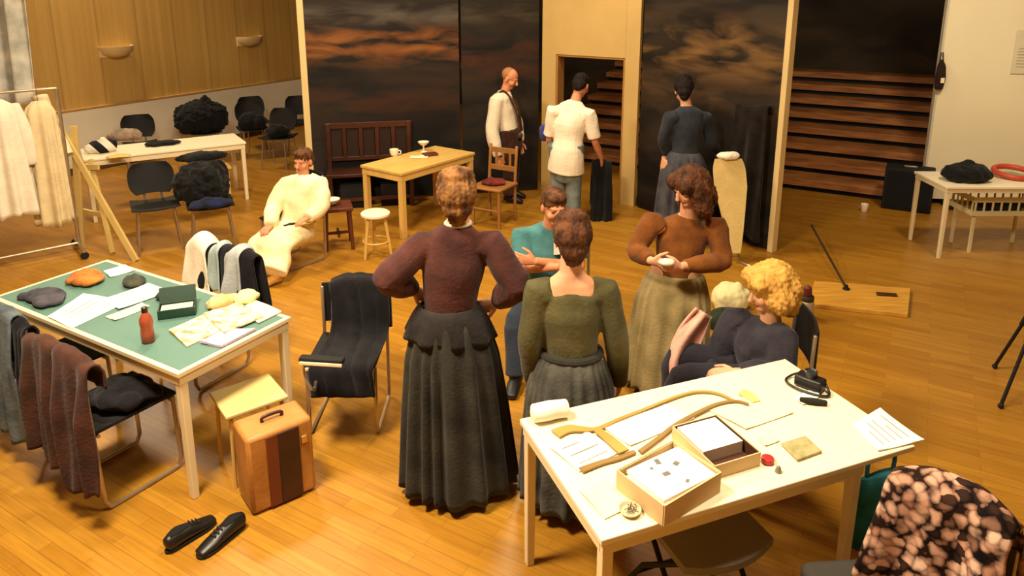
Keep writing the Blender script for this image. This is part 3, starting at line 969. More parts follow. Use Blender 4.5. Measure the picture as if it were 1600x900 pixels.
brown_wool = cloth('wool_brown', '4c2e21', h2='332016', scale=7)
brown_wool2 = cloth('wool_brown_dark', '4d2e22', h2='2e1a14', scale=7)
blackc = cloth('wool_black', '17151a', h2='0b0a0c')
greyblue = cloth('coat_greyblue', '5a6468', h2='3e474c')
fA = V((math.cos(math.radians(hA)), math.sin(math.radians(hA)), 0)); rA = V((fA.y, -fA.x, 0))
rail = V((-2.12, 3.42, .865)) - fA * .245
drape('jacket', 'brown jacket on the left half of the chair back before the green table', 'jacket', rail - rA * .25, rail + rA * .03, -fA, .62, .12, brown_wool, 1.6, .022, .12, 1, gap=.034)
drape('jacket', 'darker brown jacket on the right half of the chair back before the green table', 'jacket', rail + rA * .05, rail + rA * .36, -fA, .68, .12, brown_wool2, 1.5, .025, .05, 2, gap=.036, taper=.1)
drape('garment', 'black garment hanging between the brown jackets and the grey-blue coat', 'garment', rail - rA * .38 + fA * .02 + UP * .02, rail - rA * .27 + fA * .02, -fA, .5, .12, blackc, 2, .015, .1, 3)
# black coat on the seat of chair A
seatc = V((-2.12, 3.42, .47))
def heap(name, label, cat, c, size, m, deg=0, seed=0, jit=.35, voxel=.012, group=None, bumps=9, wr=.012):
    """crumpled cloth lying in a heap"""
    rnd = random.Random(seed)
    mb = MB()
    R = Matrix.Rotation(math.radians(deg), 3, 'Z')
    a, b, h = size
    mb.ball((0, 0, h * .3), (a * .8, b * .8, h * .42), R)
    for k in range(bumps):
        x, y = rnd.uniform(-.75, .75), rnd.uniform(-.75, .75)
        s = 1 - .35 * math.hypot(x, y)
        hh = h * rnd.uniform(.4, .62) * s
        mb.ball(R @ V((x * a * .75, y * b * .75, hh * .75)), (a * rnd.uniform(.25, .42), b * rnd.uniform(.25, .42), hh * .8), R @ Matrix.Rotation(rnd.uniform(-.5, .5), 3, 'Z'))
    me = fuse(mb, voxel, 3, name=name)
    def rumple(co, nn):
        q = co * 11
        c2 = co + nn * wr * (noise.noise(q + V((seed, 0, 0))) + .6 * noise.noise(q * 2.3 + V((0, seed, 0))))
        c2.z = max(c2.z, 0)
        return c2
    push(me, rumple)
    o = place(name, me, m, None, V(c), True, 0, 0)
    return tag(o, label, cat, group)
heap('coat', 'black coat lying on the seat of the chair with the brown jackets', 'coat', seatc + fA * .02 + rA * .06 + V((0, 0, 0)), (.2, .2, .14), blackc, 60, 3)
# grey-blue coat over chair B
fB = V((.5, .866, 0)); rB = V((.866, -.5, 0))
railB = V((-2.72, 3.86, .865)) - fB * .245
drape('coat', 'grey-blue coat hanging over the chair back at the left picture edge', 'coat', railB - rB * .24, railB + rB * .23, -fB, .68, .3, greyblue, 3, .03, .15, 5, gap=.035)

# shirts over chair C
fC = V((-.5, -.866, 0)); rC = V((fC.y, -fC.x, 0))      # rC points to the chair's right (photo left)
railC = V((-2.14, 4.51, .785)) - fC * .247
offs = V((0, 0, .0))
white_sh = cloth('shirt_white', 'e9dfc8', var=.1)
pale_blue = cloth('shirt_paleblue', '9fb3b4', var=.2)
drape('jacket', 'black jacket under the pale shirts on the far chair of the green table', 'jacket', railC + rC * .22, railC - rC * .34, fC, .34, .4, blackc, 1.7, .025, .15, 13, gap=.04, arch=.03, hem=.06)
drape('shirt', 'white shirt at the left end of the clothes on the far tubular chair', 'shirt', railC + rC * .30, railC + rC * .10, fC, .36, .3, white_sh, .7, .03, .45, 11, gap=.075, arch=.03, hem=.06)
drape('shirt', 'pale blue shirt beside the white one on the far chair of the green table', 'shirt', railC + rC * .07, railC - rC * .03, fC, .27, .3, pale_blue, .8, .02, .5, 12, gap=.068, arch=.01, hem=.05)
drape('shirt', 'light grey-blue shirt on the right of the clothes on the far chair', 'shirt', railC - rC * .10, railC - rC * .24, fC, .44, .2, cloth('shirt_greyblue', 'a9b0b0', var=.25), .8, .03, .4, 14, gap=.072, arch=.02, hem=.07)

# long black coat thrown over chair D: over the back, along the seat, down in front
def coat_path(v):
    pts = [(-.30, .45), (-.297, .66), (-.285, .805), (-.245, .825), (-.20, .80), (-.185, .7), (-.15, .52), (0, .485), (.2, .48), (.26, .455), (.275, .4), (.28, .3)]
    t = v * (len(pts) - 1); i = min(int(t), len(pts) - 2); t -= i
    p = [V((*pts[max(0, min(len(pts) - 1, i + k))], 0)) for k in (-1, 0, 1, 2)]
    q = .5 * ((2 * p[1]) + (p[2] - p[0]) * t + (2 * p[0] - 5 * p[1] + 4 * p[2] - p[3]) * t * t + (3 * p[1] - p[0] - 3 * p[2] + p[3]) * t ** 3)
    return q.x, q.y
def coatD(u, v):
    y, z = coat_path(v)
    x = -.215 + .36 * u
    top = max(0, 1 - abs(v - .27) / .2)
    z -= .05 * top * abs(2 * u - 1) ** 3
    fold = .014 * math.sin(u * 9 + 3 * v) + .01 * math.sin(u * 17 + v * 9)
    if v > .3:
        return (x + .015 * math.sin(v * 9), y + abs(fold) * 1.2, z + abs(fold) * .8)
    return (x, y - abs(fold), z)
cD = MB().sheet(coatD, 34, 60, .02)
cD.xf(chD.matrix_basis)
solo('coat', cD, cloth('coat_jet', '19181b', h2='0d0c0e'), 'long black coat thrown over the chair beside the woman in plum', 'coat', sharp=0)

# low stool with cream seat + tan suitcase beside it
sd = V((math.cos(math.radians(38)), math.sin(math.radians(38)), 0)); spv = V((-sd.y, sd.x, 0))
scn = V((-1.318, 3.09, 0)) + sd * .16 + spv * .40
ss = thing('square_stool', 'low stool with a cream seat between the green table leg and the tan suitcase', 'stool', scn, math.radians(38))
part('seat', MB().box((0, 0, .43), (.33, .3, .022)), mat('seat_cream', 'd9bd7a', rough=.4, var=.08), ss, bevel=.006)
for sx in (-1, 1):
    for sy in (-1, 1):
        part('leg', MB().rod((sx * .145, sy * .13, 0), (sx * .135, sy * .12, .42), .011), seat_tan, ss)
sc0 = V((-1.318, 3.09, 0)) + sd * .18 + spv * .10
su = thing('suitcase', 'tan upright suitcase with dark brown stripes beside the black shoes', 'suitcase', sc0, math.radians(38))
tan_l = mat('leather_tan', 'b07a3a', rough=.5, h2='98652c', scale=5, bump=.15)
dk_l = mat('leather_brown', '3c1a12', rough=.45, h2='2a110c', scale=5, bump=.15)
part('case', MB().box((0, 0, .222), (.34, .22, .43)), tan_l, su, bevel=.02)
part('band', MB().box((-.045, -.11, .215), (.06, .012, .40)), mat('leather_red', '6a2f1a', rough=.45, var=.2), su, bevel=.003, label='reddish brown band')
part('panel', MB().box((.04, -.11, .215), (.11, .014, .40)), dk_l, su, bevel=.003, label='dark brown front panel')
part('handle', MB().tube([(-.05, 0, .435), (-.045, 0, .462), (.045, 0, .462), (.05, 0, .435)], .009, sub=3), dk_l, su)
part('buckle', MB().box((.12, -.114, .33), (.03, .012, .04)), mat('brass', 'c9a866', rough=.3, metal=.8), su, bevel=.002)
for sx in (-1, 1):
    for sy in (-1, 1):
        part('foot', MB().rod((sx * .12, sy * .07, 0), (sx * .12, sy * .07, .012), .014), dk_l, su)

# pair of black shoes
def shoe(label, heel, toe):
    d = (toe - heel); a = math.atan2(d.y, d.x); L = d.length
    t = thing('shoe', label, 'shoe', (heel + toe) / 2, a, 'pair of black shoes on the floor')
    k = L / .265
    sole = MB()
    n = 24
    out = []
    for i in range(n):
        q = 2 * math.pi * i / n
        x = math.cos(q) * .145 * k
        w = (.048 - .010 * math.cos(2.1 * (x / k / .145 + .25)) + .006 * x / .145) * k
        out.append(V((x, math.copysign(abs(math.sin(q)) ** .8, math.sin(q)) * w, 0)))
    sole.slab(out, 0, .018 * k)
    part('sole', sole, mat('rubber_black', '0d0c0c', rough=.6), t, bevel=.003)
    up = MB().loft([(-.125 * k, 0, .05 * k), (-.09 * k, 0, .055 * k), (-.02 * k, 0, .052 * k), (.06 * k, 0, .036 * k), (.13 * k, 0, .026 * k)], [(.034 * k, .04 * k), (.038 * k, .045 * k), (.042 * k, .04 * k), (.046 * k, .026 * k), (.035 * k, .016 * k)], side=(0, 1, 0), n=18, sub=4, round_cap=.5)
    for v in up.v: v.z = max(v.z, .012)
    part('upper', up, mat('shoe_leather', '171411', rough=.4, var=.2), t, sharp=60)
    part('opening', MB().loft([(-.115 * k, 0, .089 * k), (-.07 * k, 0, .097 * k), (-.015 * k, 0, .088 * k)], [(.02, .006), (.027, .006), (.018, .006)], side=(0, 1, 0), n=14, sub=3), mat('shoe_lining', '060505', rough=.9), t)
    lc = MB()
    for j in range(3):
        lc.rod((.005 * k + j * .02 * k, -.02, .088 * k - j * .007), (.005 * k + j * .02 * k, .02, .088 * k - j * .007), .0035)
    part('laces', lc, mat('lace_black', '24201e', rough=.9), t)
shoe('left black shoe of the pair on the floor, farther from the suitcase', at(262, 864, 0), at(332, 818, 0) + V((.0, .01, 0)))
shoe('right black shoe of the pair, its heel nearest the tan suitcase', at(380, 822, 0), at(312, 872, 0))

# brown wooden chair in the middle distance
wq = at(772, 348, 0)
wc = thing('wooden_chair', 'brown wooden slat-back chair between the plum woman and the man with braces', 'chair', V((wq.x, wq.y, 0)), math.radians(150))
wch = mat('chair_wood', '9a6a34', rough=.45, var=.25, scale=4, stretch=(1, 1, .3))
part('seat', MB().box((0, 0, .44), (.4, .4, .03)), wch, wc, bevel=.01)
for sx in (-.17, .17):
    part('leg', MB().rod((sx, .17, 0), (sx, .17, .43), .018, .02), wch, wc)
    part('leg', MB().tube([(sx, -.19, 0), (sx, -.18, .43), (sx, -.22, .86)], .018, sub=3), wch, wc)
for z in (.6, .8):
    part('back_rail', MB().box((0, -.2 - (z - .6) * .08, z), (.34, .02, .06)), wch, wc, bevel=.004)
for sx in (-.09, 0, .09):
    part('back_slat', MB().box((sx, -.208, .7), (.03, .012, .16)), wch, wc, bevel=.002)
part('stretcher', MB().rod((-.17, .17, .2), (.17, .17, .2), .01), wch, wc)
heap('cloth', 'dark red cloth lying on the seat of the brown wooden chair', 'cloth', V((wq.x, wq.y, .457)), (.17, .15, .08), cloth('cloth_red', '7a2a20', h2='4d1812'), 20, 24, bumps=5)
# ------------------------------------------------------------------ things on the green table
def ppaper(name, label, px, z, m, th=.003, group=None, lines=0, cat='paper', curl=.006, seed=0):
    """sheet of paper lying on a table; px = four photo corners"""
    c = [at(x, y, z) for x, y in px]
    def fn(u, v):
        q = (c[0] * (1 - u) + c[1] * u) * (1 - v) + (c[3] * (1 - u) + c[2] * u) * v
        return q + UP * (.001 + th / 2 + curl * (abs(u - .5) * 2) ** 3 * (.5 + .5 * math.sin(v * 5 + seed)))
    o = solo(name, MB().sheet(fn, 10, 10, th), m, label, cat, group)
    if lines:
        ln = MB()
        for k in range(lines):
            v = .2 + .6 * k / max(1, lines - 1)
            a, b2 = fn(.15, v), fn(.85 if k % 3 else .6, v)
            w = (fn(.15, v + .02) - a)
            ln.add([a + UP * (th / 2 + .0006), b2 + UP * (th / 2 + .0006), b2 + w + UP * (th / 2 + .0006), a + w + UP * (th / 2 + .0006), a + UP * (th / 2 + .0014), b2 + UP * (th / 2 + .0014), b2 + w + UP * (th / 2 + .0014), a + w + UP * (th / 2 + .0014)],
                   [(3, 2, 1, 0), (4, 5, 6, 7), (0, 1, 5, 4), (1, 2, 6, 5), (2, 3, 7, 6), (3, 0, 4, 7)])
        part('printing', ln, ink, o, smooth=False, off=o.location)
    return o
ZT = .742
ppaper('paper_sheet', 'large white sheet at the left end of the green table, by the dark scarf', [(74, 496), (130, 460), (200, 472), (112, 514)], ZT, paper_w, group='white papers on the green table', lines=5)
ppaper('paper_sheet', 'white sheet overlapping the large one toward the middle of the green table', [(160, 469), (232, 444), (268, 455), (186, 484)], ZT + .004, paper_w, group='white papers on the green table', lines=4, seed=2)
ppaper('paper_sheet', 'narrow cream sheet half under the white papers, left of the red-brown bottle', [(165, 496), (222, 474), (234, 480), (180, 502)], ZT, paper_c, group='white papers on the green table', seed=3)
ppaper('paper_sheet', 'small white sheet at the far edge of the green table by the grey cap', [(162, 424), (196, 414), (208, 424), (172, 434)], ZT, paper_w, seed=4)
print_build = lambda cols, sc: (lambda nt, new, link, b: _pattern(nt, new, link, cols, sc))
def _pattern(nt, new, link, cols, sc):
    tc = new('TexCoord')
    n = new('TexVoronoi'); n.inputs['Scale'].default_value = sc
    link(tc.outputs['Object'], n.inputs['Vector'])
    r = ramp(new, cols)
    r.color_ramp.interpolation = 'CONSTANT'
    sx = new('SeparateColor')
    link(n.outputs['Color'], sx.inputs[0])
    link(sx.outputs[0], r.inputs['Fac'])
    return r.outputs['Color']
env_m = ramp_mat('pattern_envelope', print_build([(0, 'ecd9a4'), (.45, 'e6c98a'), (.62, 'c79a62'), (.72, 'efe2c2'), (.9, 'a8835a')], 34), .6, .3)
ppaper('pattern_envelope', 'cream printed pattern envelope at the near right of the green table', [(264, 518), (338, 484), (378, 503), (292, 543)], ZT, env_m, th=.008, cat='envelope')
ppaper('pattern_envelope', 'second printed envelope overlapping toward the right corner of the green table', [(318, 492), (372, 474), (412, 496), (350, 522)], ZT + .010, env_m, th=.008, cat='envelope', seed=3)
ppaper('fabric_swatch', 'lilac folded fabric swatch at the near right edge of the green table', [(312, 537), (350, 518), (400, 516), (346, 544)], ZT, cloth('lilac', 'c3aabf', var=.15), th=.012, cat='fabric', seed=1)
ppaper('paper_sheet', 'cream paper at the right corner of the green table', [(372, 486), (398, 470), (440, 488), (404, 506)], ZT + .002, paper_c, seed=5, th=.006)
heap('scarf', 'dark grey-purple knitted scarf heaped on the left end of the green table', 'scarf', at(72, 468, ZT), (.2, .12, .08), cloth('scarf_grey', '4a4850', h2='2c2b33'), 150, 5)
heap('cloth', 'orange-brown cloth crumpled at the far side of the green table', 'cloth', at(136, 440, ZT), (.17, .12, .09), cloth('cloth_orange', 'c47a34', h2='94521f'), 150, 6)
heap('cap', 'dark grey-green cap lying at the far edge of the green table', 'cap', at(210, 445, ZT), (.11, .09, .09), cloth('cap_grey', '4a4d40', h2='2b2d26'), 150, 7, bumps=4)
heap('cloth', 'peach and orange cloth bundle below the hanging shirts on the green table', 'cloth', at(346, 478, ZT), (.11, .09, .1), cloth('cloth_peach', 'd98f52', h2='c2bd8a', scale=14), 60, 8, bumps=5)
heap('cloth', 'pale yellow cloth lying beside the peach bundle on the green table', 'cloth', at(385, 470, ZT), (.10, .08, .09), cloth('cloth_yellow', 'e6d79a', var=.15), 60, 9, bumps=5)
# dark green tin with open lid
q = at(278, 490, ZT)
gt = thing('sewing_tin', 'dark green open tin in the middle of the green table, right of the bottle', 'tin', q, math.radians(20))
tin = mat('tin_green', '1f3a2c', rough=.4, var=.2)
tb = MB().box((0, 0, .006), (.2, .12, .01)).box((0, -.056, .03), (.2, .008, .05)).box((0, .056, .03), (.2, .008, .05)).box((-.096, 0, .03), (.008, .104, .05)).box((.096, 0, .03), (.008, .104, .05))
part('base', tb, tin, gt, smooth=False, bevel=.002)
part('lid', MB().box((0, .085, .075), (.2, .012, .12), R=Matrix.Rotation(-.5, 3, 'X')), tin, gt, smooth=False, bevel=.003)
part('tray', MB().box((0, 0, .035), (.17, .09, .02)), mat('tin_tray', 'b9c4b0', rough=.4), gt, smooth=False)
heap('pouch', 'dark green pouch on the green table behind the bottle', 'pouch', at(262, 466, ZT), (.09, .06, .07), cloth('pouch_green', '22392c'), 30, 21, bumps=4)
# red-brown bottle
q = at(232, 534, ZT)
bo = thing('bottle', 'red-brown plastic bottle with a dark cap on the green table', 'bottle', q)
part('body', MB().lathe([(.028, 0), (.033, .006), (.034, .06), (.031, .085), (.034, .11), (.032, .14), (.018, .165), (.014, .175)], n=24), mat('bottle_red', '9a4a2e', rough=.3, var=.1), bo)
part('cap', MB().lathe([(.016, .175), (.016, .2), (.012, .204)], n=20), mat('bottle_cap', '2c1712', rough=.4), bo)

# ------------------------------------------------------------------ things on the cream table
ppaper('pattern_paper', 'blush-white pattern paper at the left end of the cream table', [(858, 700), (918, 676), (968, 708), (905, 738)], ZT, paper_p, group='pattern papers on the cream table', lines=3)
ppaper('pattern_paper', 'long cream pattern paper under the curved rulers of the cream table', [(940, 668), (1040, 634), (1085, 655), (985, 698)], ZT, paper_p, seed=2, group='pattern papers on the cream table')
ppaper('pattern_paper', 'pale sheet in the middle of the cream table behind the open brown box', [(1105, 640), (1185, 614), (1240, 646), (1165, 672)], ZT, mat('paper_pale', 'efe3b8', rough=.8, var=.03), seed=4, group='pattern papers on the cream table')
ppaper('pattern_paper', 'white sheet lying over the right end of the cream table', [(1372, 706), (1330, 664), (1375, 640), (1444, 690)], ZT, paper_w, th=.004, seed=3, lines=5, group='pattern papers on the cream table')
ppaper('pattern_paper', 'pale greenish pattern sheet at the near left of the cream table', [(905, 768), (965, 745), (1010, 780), (945, 812)], ZT, mat('paper_green', 'e6e0b4', rough=.8, var=.04), seed=6, group='pattern papers on the cream table')

olive = mat('ruler_olive', 'a8904a', rough=.5, var=.12)
olive2 = mat('ruler_brown', '8f7440', rough=.5, var=.15)
def strip(px, w, m, label, z=ZT + .005, th=.006, cat='ruler', name='curved_ruler'):
    pts = [at(x, y, z) for x, y in px]
    mb = MB().loft(pts, [(ww / 2, th / 2) for ww in w], side=(0, 1, 0), n=8, sub=5, round_cap=.2)
    # flatten: broad side horizontal
    return solo(name, mb, m, label, cat, 'curved wooden rulers on the cream table', sharp=50)
def flatstrip(px, w, m, label, z=ZT + .008, th=.008, name='curved_ruler'):
    c = [at(x, y, z) for x, y in px]
    pts, ws = [], []
    for i in range(len(c) - 1):
        p0, p1, p2, p3 = c[max(i - 1, 0)], c[i], c[i + 1], c[min(i + 2, len(c) - 1)]
        for k in range(6):
            t = k / 6
            pts.append(.5 * ((2 * p1) + (p2 - p0) * t + (2 * p0 - 5 * p1 + 4 * p2 - p3) * t * t + (3 * p1 - p0 - 3 * p2 + p3) * t ** 3))
            ws.append(w[i] * (1 - t) + w[i + 1] * t)
    pts.append(c[-1]); ws.append(w[-1])
    L, R = [], []
    for i, p in enumerate(pts):
        d = pts[min(i + 1, len(pts) - 1)] - pts[max(i - 1, 0)]
        n = V((-d.y, d.x, 0)).normalized()
        L.append(p + n * ws[i] / 2); R.append(p - n * ws[i] / 2)
    n = len(pts)
    vs = [q + UP * th / 2 for q in L] + [q + UP * th / 2 for q in R] + [q - UP * th / 2 for q in L] + [q - UP * th / 2 for q in R]
    fs = []
    for i in range(n - 1):
        fs += [(i, i + 1, n + i + 1, n + i), (2 * n + i, 3 * n + i, 3 * n + i + 1, 2 * n + i + 1), (i, 2 * n + i, 2 * n + i + 1, i + 1), (n + i, n + i + 1, 3 * n + i + 1, 3 * n + i)]
    fs += [(0, n, 3 * n, 2 * n), (n - 1, 3 * n - 1, 4 * n - 1, 2 * n - 1)]
    return solo(name, MB().add(vs, fs), m, label, 'ruler', 'curved rulers on the cream table')
flatstrip([(868, 678), (890, 670), (930, 671), (966, 656), (1012, 638), (1060, 619), (1092, 612), (1122, 615), (1146, 626)], [.06, .05, .022, .018, .016, .014, .014, .013, .012], olive, 'long olive hip-curve ruler with a broad left end along the back of the cream table')
flatstrip([(1000, 706), (1030, 684), (1056, 664), (1092, 644), (1122, 631), (1150, 627), (1170, 632)], [.02, .018, .018, .018, .016, .014, .012], olive2, 'brown curved ruler arching behind the open brown box', z=ZT + .012)
flatstrip([(908, 735), (940, 723), (966, 716), (992, 706)], [.03, .024, .022, .02], olive2, 'short brown ruler pointing at the white-filled tray box from the left', z=ZT + .008)
flatstrip([(932, 671), (952, 686), (975, 706)], [.03, .045, .05], olive, 'short broad olive curve linking the long ruler to the tray box', z=ZT + .018)
flatstrip([(1158, 612), (1170, 618), (1182, 628)], [.05, .06, .04], mat('ruler_pale', 'cbbd7a', rough=.5), 'pale greenish curve piece at the back right of the rulers', z=ZT + .007)

card = mat('cardboard', 'd8bb88', rough=.75, var=.08)
card_dk = mat('card_brown', '4a2818', rough=.7, var=.2)
def open_box(name, label, px, h, m, inner, z=ZT, lean=1.0):
    """open-topped box; px = four photo corners of its rim"""
    c = [at(x, y, z + h) for x, y in px]
    cen = sum(c, V()) / 4
    ax = ((c[1] - c[0]) + (c[2] - c[3])); ay = ((c[3] - c[0]) + (c[2] - c[1]))
    a = math.atan2(ax.y, ax.x); L = ax.length / 2; W = ay.length / 2
    t = thing(name, label, 'box', V((cen.x, cen.y, z)), a)
    part('base', MB().box((0, 0, .003), (L - .006, W - .006, .005)), inner, t, smooth=False)
    for nm, cc, sz in (('wall', (0, -W / 2, h / 2), (L, .005, h)), ('wall', (0, W / 2, h / 2), (L, .005, h)), ('wall', (-L / 2, 0, h / 2), (.005, W - .006, h)), ('wall', (L / 2, 0, h / 2), (.005, W - .006, h))):
        ws = MB().box(cc, sz)
        part(nm, ws, m, t, smooth=False)
        cc2 = tuple(x * .975 if i < 2 else x - .002 for i, x in enumerate(cc))
    part('lining', MB().box((0, -W / 2 + .0045, h / 2), (L - .012, .003, h - .006)).box((0, W / 2 - .0045, h / 2), (L - .012, .003, h - .006)).box((-L / 2 + .0045, 0, h / 2), (.003, W - .018, h - .006)).box((L / 2 - .0045, 0, h / 2), (.003, W - .018, h - .006)), inner, t, smooth=False)
    return t, L, W, cen, a
tb, TL, TW, tc_, ta = open_box('tray_box', 'cardboard box heaped with white papers at the front of the cream table', [(1034, 788), (1126, 742), (1052, 684), (968, 736)], .085, card, card)
for k, (dz, dx, dy, rz, lab) in enumerate(((.055, 0, 0, .03, 'lowest white paper pile in the cardboard box'), (.078, .01, .005, -.06, 'top white sheet with dark marks in the cardboard box'))):
    mb = MB().box((tc_.x + dx, tc_.y + dy, ZT + .006 + dz / 2 if k == 0 else ZT + .006 + .055 + .008), (TL - .04, TW - .04, dz if k == 0 else .014), rz=ta + rz)
    o = solo('paper_pile', mb, paper_w, lab, 'paper', 'papers in the cardboard box', smooth=False)
    if k == 1:
        for (mx, my, sx, sy) in ((-.04, .06, .02, .03), (.03, .05, .025, .02), (-.02, -.01, .03, .02), (.05, -.05, .02, .012), (-.07, .02, .012, .012)):
            part('marking', MB().box((mx, my, .0152), (sx, sy, .0012), rz=mx * 9 + ta), mat('marking_grey', '6f6c66', rough=.8), o, smooth=False)
bb, BL, BW, bc_, ba = open_box('brown_box', 'open brown-lined box holding white papers, right of the cardboard box', [(1116, 728), (1190, 706), (1118, 648), (1052, 666)], .06, card, card_dk)
R_ = Matrix.Rotation(ba, 3, 'Z')
o = solo('paper_pile', MB().box(bc_ + R_ @ V((0, BW * .14, -.06 + .006 + .026)), (BL - .03, BW * .64, .052), rz=ba), paper_w, 'stack of white papers in the open brown box', 'paper', smooth=False)
# sharpener, pen, notepad
q = at(1199, 722, ZT)
rs = thing('tape_measure', 'small bright red tape case beside the open brown box', 'tape measure', q, .5)
part('case', MB().lathe([(.016, 0), (.024, .003), (.026, .012), (.024, .021), (.016, .024)], n=20), mat('red_plastic', 'c0302a', rough=.35), rs)
part('tab', MB().box((.03, 0, .006), (.02, .012, .003)), mat('tape_white', 'efe6cf', rough=.5), rs, bevel=.001)
q = at(1216, 737, ZT)
pn = thing('thimble', 'small grey metal thimble in front of the red tape case', 'thimble', q)
part('shell', MB().lathe([(.014, 0), (.014, .003), (.012, .006), (.009, .02), (.005, .024)], n=16), mat('pewter', '9a9482', rough=.35, metal=.6), pn)
def pad_at(px, label, z, h, m):
    c = [at(x, y, z) for x, y in px]
    return solo('notepad', MB().slab([(p.x, p.y) for p in c], z, z + h), m, label, 'notepad', bevel=.002, smooth=False)
npd = pad_at([(1246, 722), (1284, 708), (1258, 684), (1220, 696)], 'brownish notepad right of the red tape case on the cream table', ZT, .012, mat('notepad_brown', 'b9a071', rough=.7, h2='8a8a58', scale=30))
ppaper('paper_slip', 'small grey-white slip behind the red tape case on the cream table', [(1184, 688), (1206, 680), (1218, 690), (1196, 698)], ZT, mat('slip', 'd9d2b8', rough=.8), seed=2)
# white paper roll at the left corner
q = at(858, 655, ZT)
rl = MB().loft([q + V((-.07, -.02, .04)), q + V((0, .0, .045)), q + V((.075, .025, .04))], [(.04, .04), (.045, .042), (.04, .036)], n=18, sub=4, round_cap=.25)
rl.jitter(.006, 14)
solo('paper_roll', rl, paper_w, 'crumpled white paper roll at the back left corner of the cream table', 'paper roll')
# black camera case + pouch at the far right
q = at(1265, 605, ZT)
cc = thing('camera', 'small black camera lying at the back right of the cream table', 'camera', q, math.radians(-45))
cam_m = mat('camera_black', '1b1a1a', rough=.4, var=.2)
part('body', MB().box((0, 0, .03), (.13, .075, .055)), cam_m, cc, bevel=.01)
part('lens', MB().lathe([(.028, 0), (.03, .03), (.026, .032), (.02, .026)], c=(0, 0, .056), n=20), mat('lens_grey', '3a3a3c', rough=.25, metal=.4), cc)
part('strap', MB().tube([(-.06, .03, .04), (-.1, .03, .012), (-.1, -.04, .01), (-.03, -.07, .01), (.06, -.06, .01), (.1, -.02, .01), (.065, .02, .035)], .006, sub=4), cam_m, cc)
q = at(1270, 631, ZT)
solo('pen_case', MB().loft([q + V((-.05, .015, .012)), q + V((0, 0, .015)), q + V((.055, -.01, .012))], [(.016, .012), (.02, .014), (.015, .011)], n=14, sub=3), cloth('pen_case_black', '2a2722'), 'small dark pen case in front of the black camera', 'pen case')
ppaper('paper_slip', 'white slip under the strap of the black camera', [(1240, 622), (1268, 608), (1282, 620), (1254, 634)], ZT, paper_w, seed=4, th=.002)
# pin dish
q = at(984, 800, ZT)
pd = thing('pin_dish', 'small glass dish of pins at the near left of the cream table', 'dish', q)
part('dish', MB().lathe([(.02, 0), (.035, .004), (.042, .016), (.038, .016), (.03, .007), (.005, .006)], n=20), mat('dish_glass', 'cbbf9a', rough=.15, var=.15), pd)
pns = MB()
rnd = random.Random(3)
for k in range(22):
    a = rnd.uniform(0, 6.28); r0 = rnd.uniform(0, .02)
    p = V((r0 * math.cos(a), r0 * math.sin(a), .012 + rnd.uniform(0, .006)))
    dirv = V((rnd.uniform(-1, 1), rnd.uniform(-1, 1), .1)).normalized()
    pns.rod(p - dirv * .012, p + dirv * .012, .001, n=5)
    pns.ball(p + dirv * .013, .003, nu=6, nv=4)
o = part('pins', pns, mat('pin_metal', '8f8466', rough=.3, metal=.6), pd)
o['kind'] = 'stuff'

# ------------------------------------------------------------------ foreground right: chair with floral jacket, teal bag
fF = V((math.cos(math.radians(40)), math.sin(math.radians(40)), 0)); rF = V((fF.y, -fF.x, 0))
fcx = V((1.545, 2.17, 0)) + fF * .25
fc = sled_chair('tubular chair in the front right corner under a floral garment', fcx, 40, mat('seat_charcoal', '3a352f', rough=.8, var=.15), group=None, bh=.76)
def petals(nt, new, link, b):
    tc = new('TexCoord')
    vn = new('TexVoronoi'); vn.inputs['Scale'].default_value = 27
    nz = new('TexNoise'); nz.inputs['Scale'].default_value = 16
    mxv = new('MixRGB'); mxv.inputs[0].default_value = .06
    link(tc.outputs['Object'], nz.inputs['Vector']); link(tc.outputs['Object'], mxv.inputs[1]); link(nz.outputs['Color'], mxv.inputs[2])
    link(mxv.outputs['Color'], vn.inputs['Vector'])
    sx = new('SeparateColor'); link(vn.outputs['Color'], sx.inputs[0])
    r = ramp(new, [(0, '2a1a14'), (.16, '3a241a'), (.24, 'b8896e'), (.6, 'd0a68c'), (.8, '9a6a52'), (1, 'e0bda4')])
    link(sx.outputs[0], r.inputs['Fac'])
    r2 = ramp(new, [(.3, 'ffffff'), (.72, '2b1c16')])
    link(vn.outputs['Distance'], r2.inputs['Fac'])
    mx = new('MixRGB'); mx.blend_type = 'MULTIPLY'; mx.inputs[0].default_value = 1
    link(r.outputs['Color'], mx.inputs[1]); link(r2.outputs['Color'], mx.inputs[2])
    return mx.outputs['Color']
floral = ramp_mat('floral_print', petals, .85, .15)
railF = fcx + UP * .77 - fF * .25
drape('floral_jacket', 'pink-brown floral garment draped over the chair in the front right corner', 'jacket', railF - rF * .19, railF + rF * .2, -fF, .36, .3, floral, 1.3, .04, .25, 31, gap=.08, thick=.016, arch=.1)
ot = thing('ottoman', 'dark grey upholstered stool in the front right corner beside the floral garment', 'stool', (1.27, 2.06, 0), math.radians(4))
og = mat('ottoman_grey', '39352d', rough=.85, var=.15, bump=.2)
part('cushion', MB().box((0, 0, .39), (.29, .56, .13)), og, ot, bevel=.03)
part('base', MB().box((0, 0, .19), (.25, .5, .25)), black_shell, ot, bevel=.01)
for sx in (-.1, .1):
    for sy in (-.24, .24):
        part('leg', MB().rod((sx, sy, 0), (sx, sy, .07), .018), black_shell, ot)
q = at(1342, 832, .0)
tq = V((1.74, 2.95, 0))
tbag = thing('teal_bag', 'teal shoulder bag on the floor under the right end of the cream table', 'bag', tq, math.radians(20))
teal = cloth('teal_cloth', '2a7884', h2='1d5c68')
tm = MB().loft([(0, 0, .0), (0, 0, .08), (0, 0, .24), (0, 0, .36)], [(.14, .07), (.155, .085), (.14, .065), (.12, .025)], side=(1, 0, 0), n=22, sub=3, round_cap=.2)
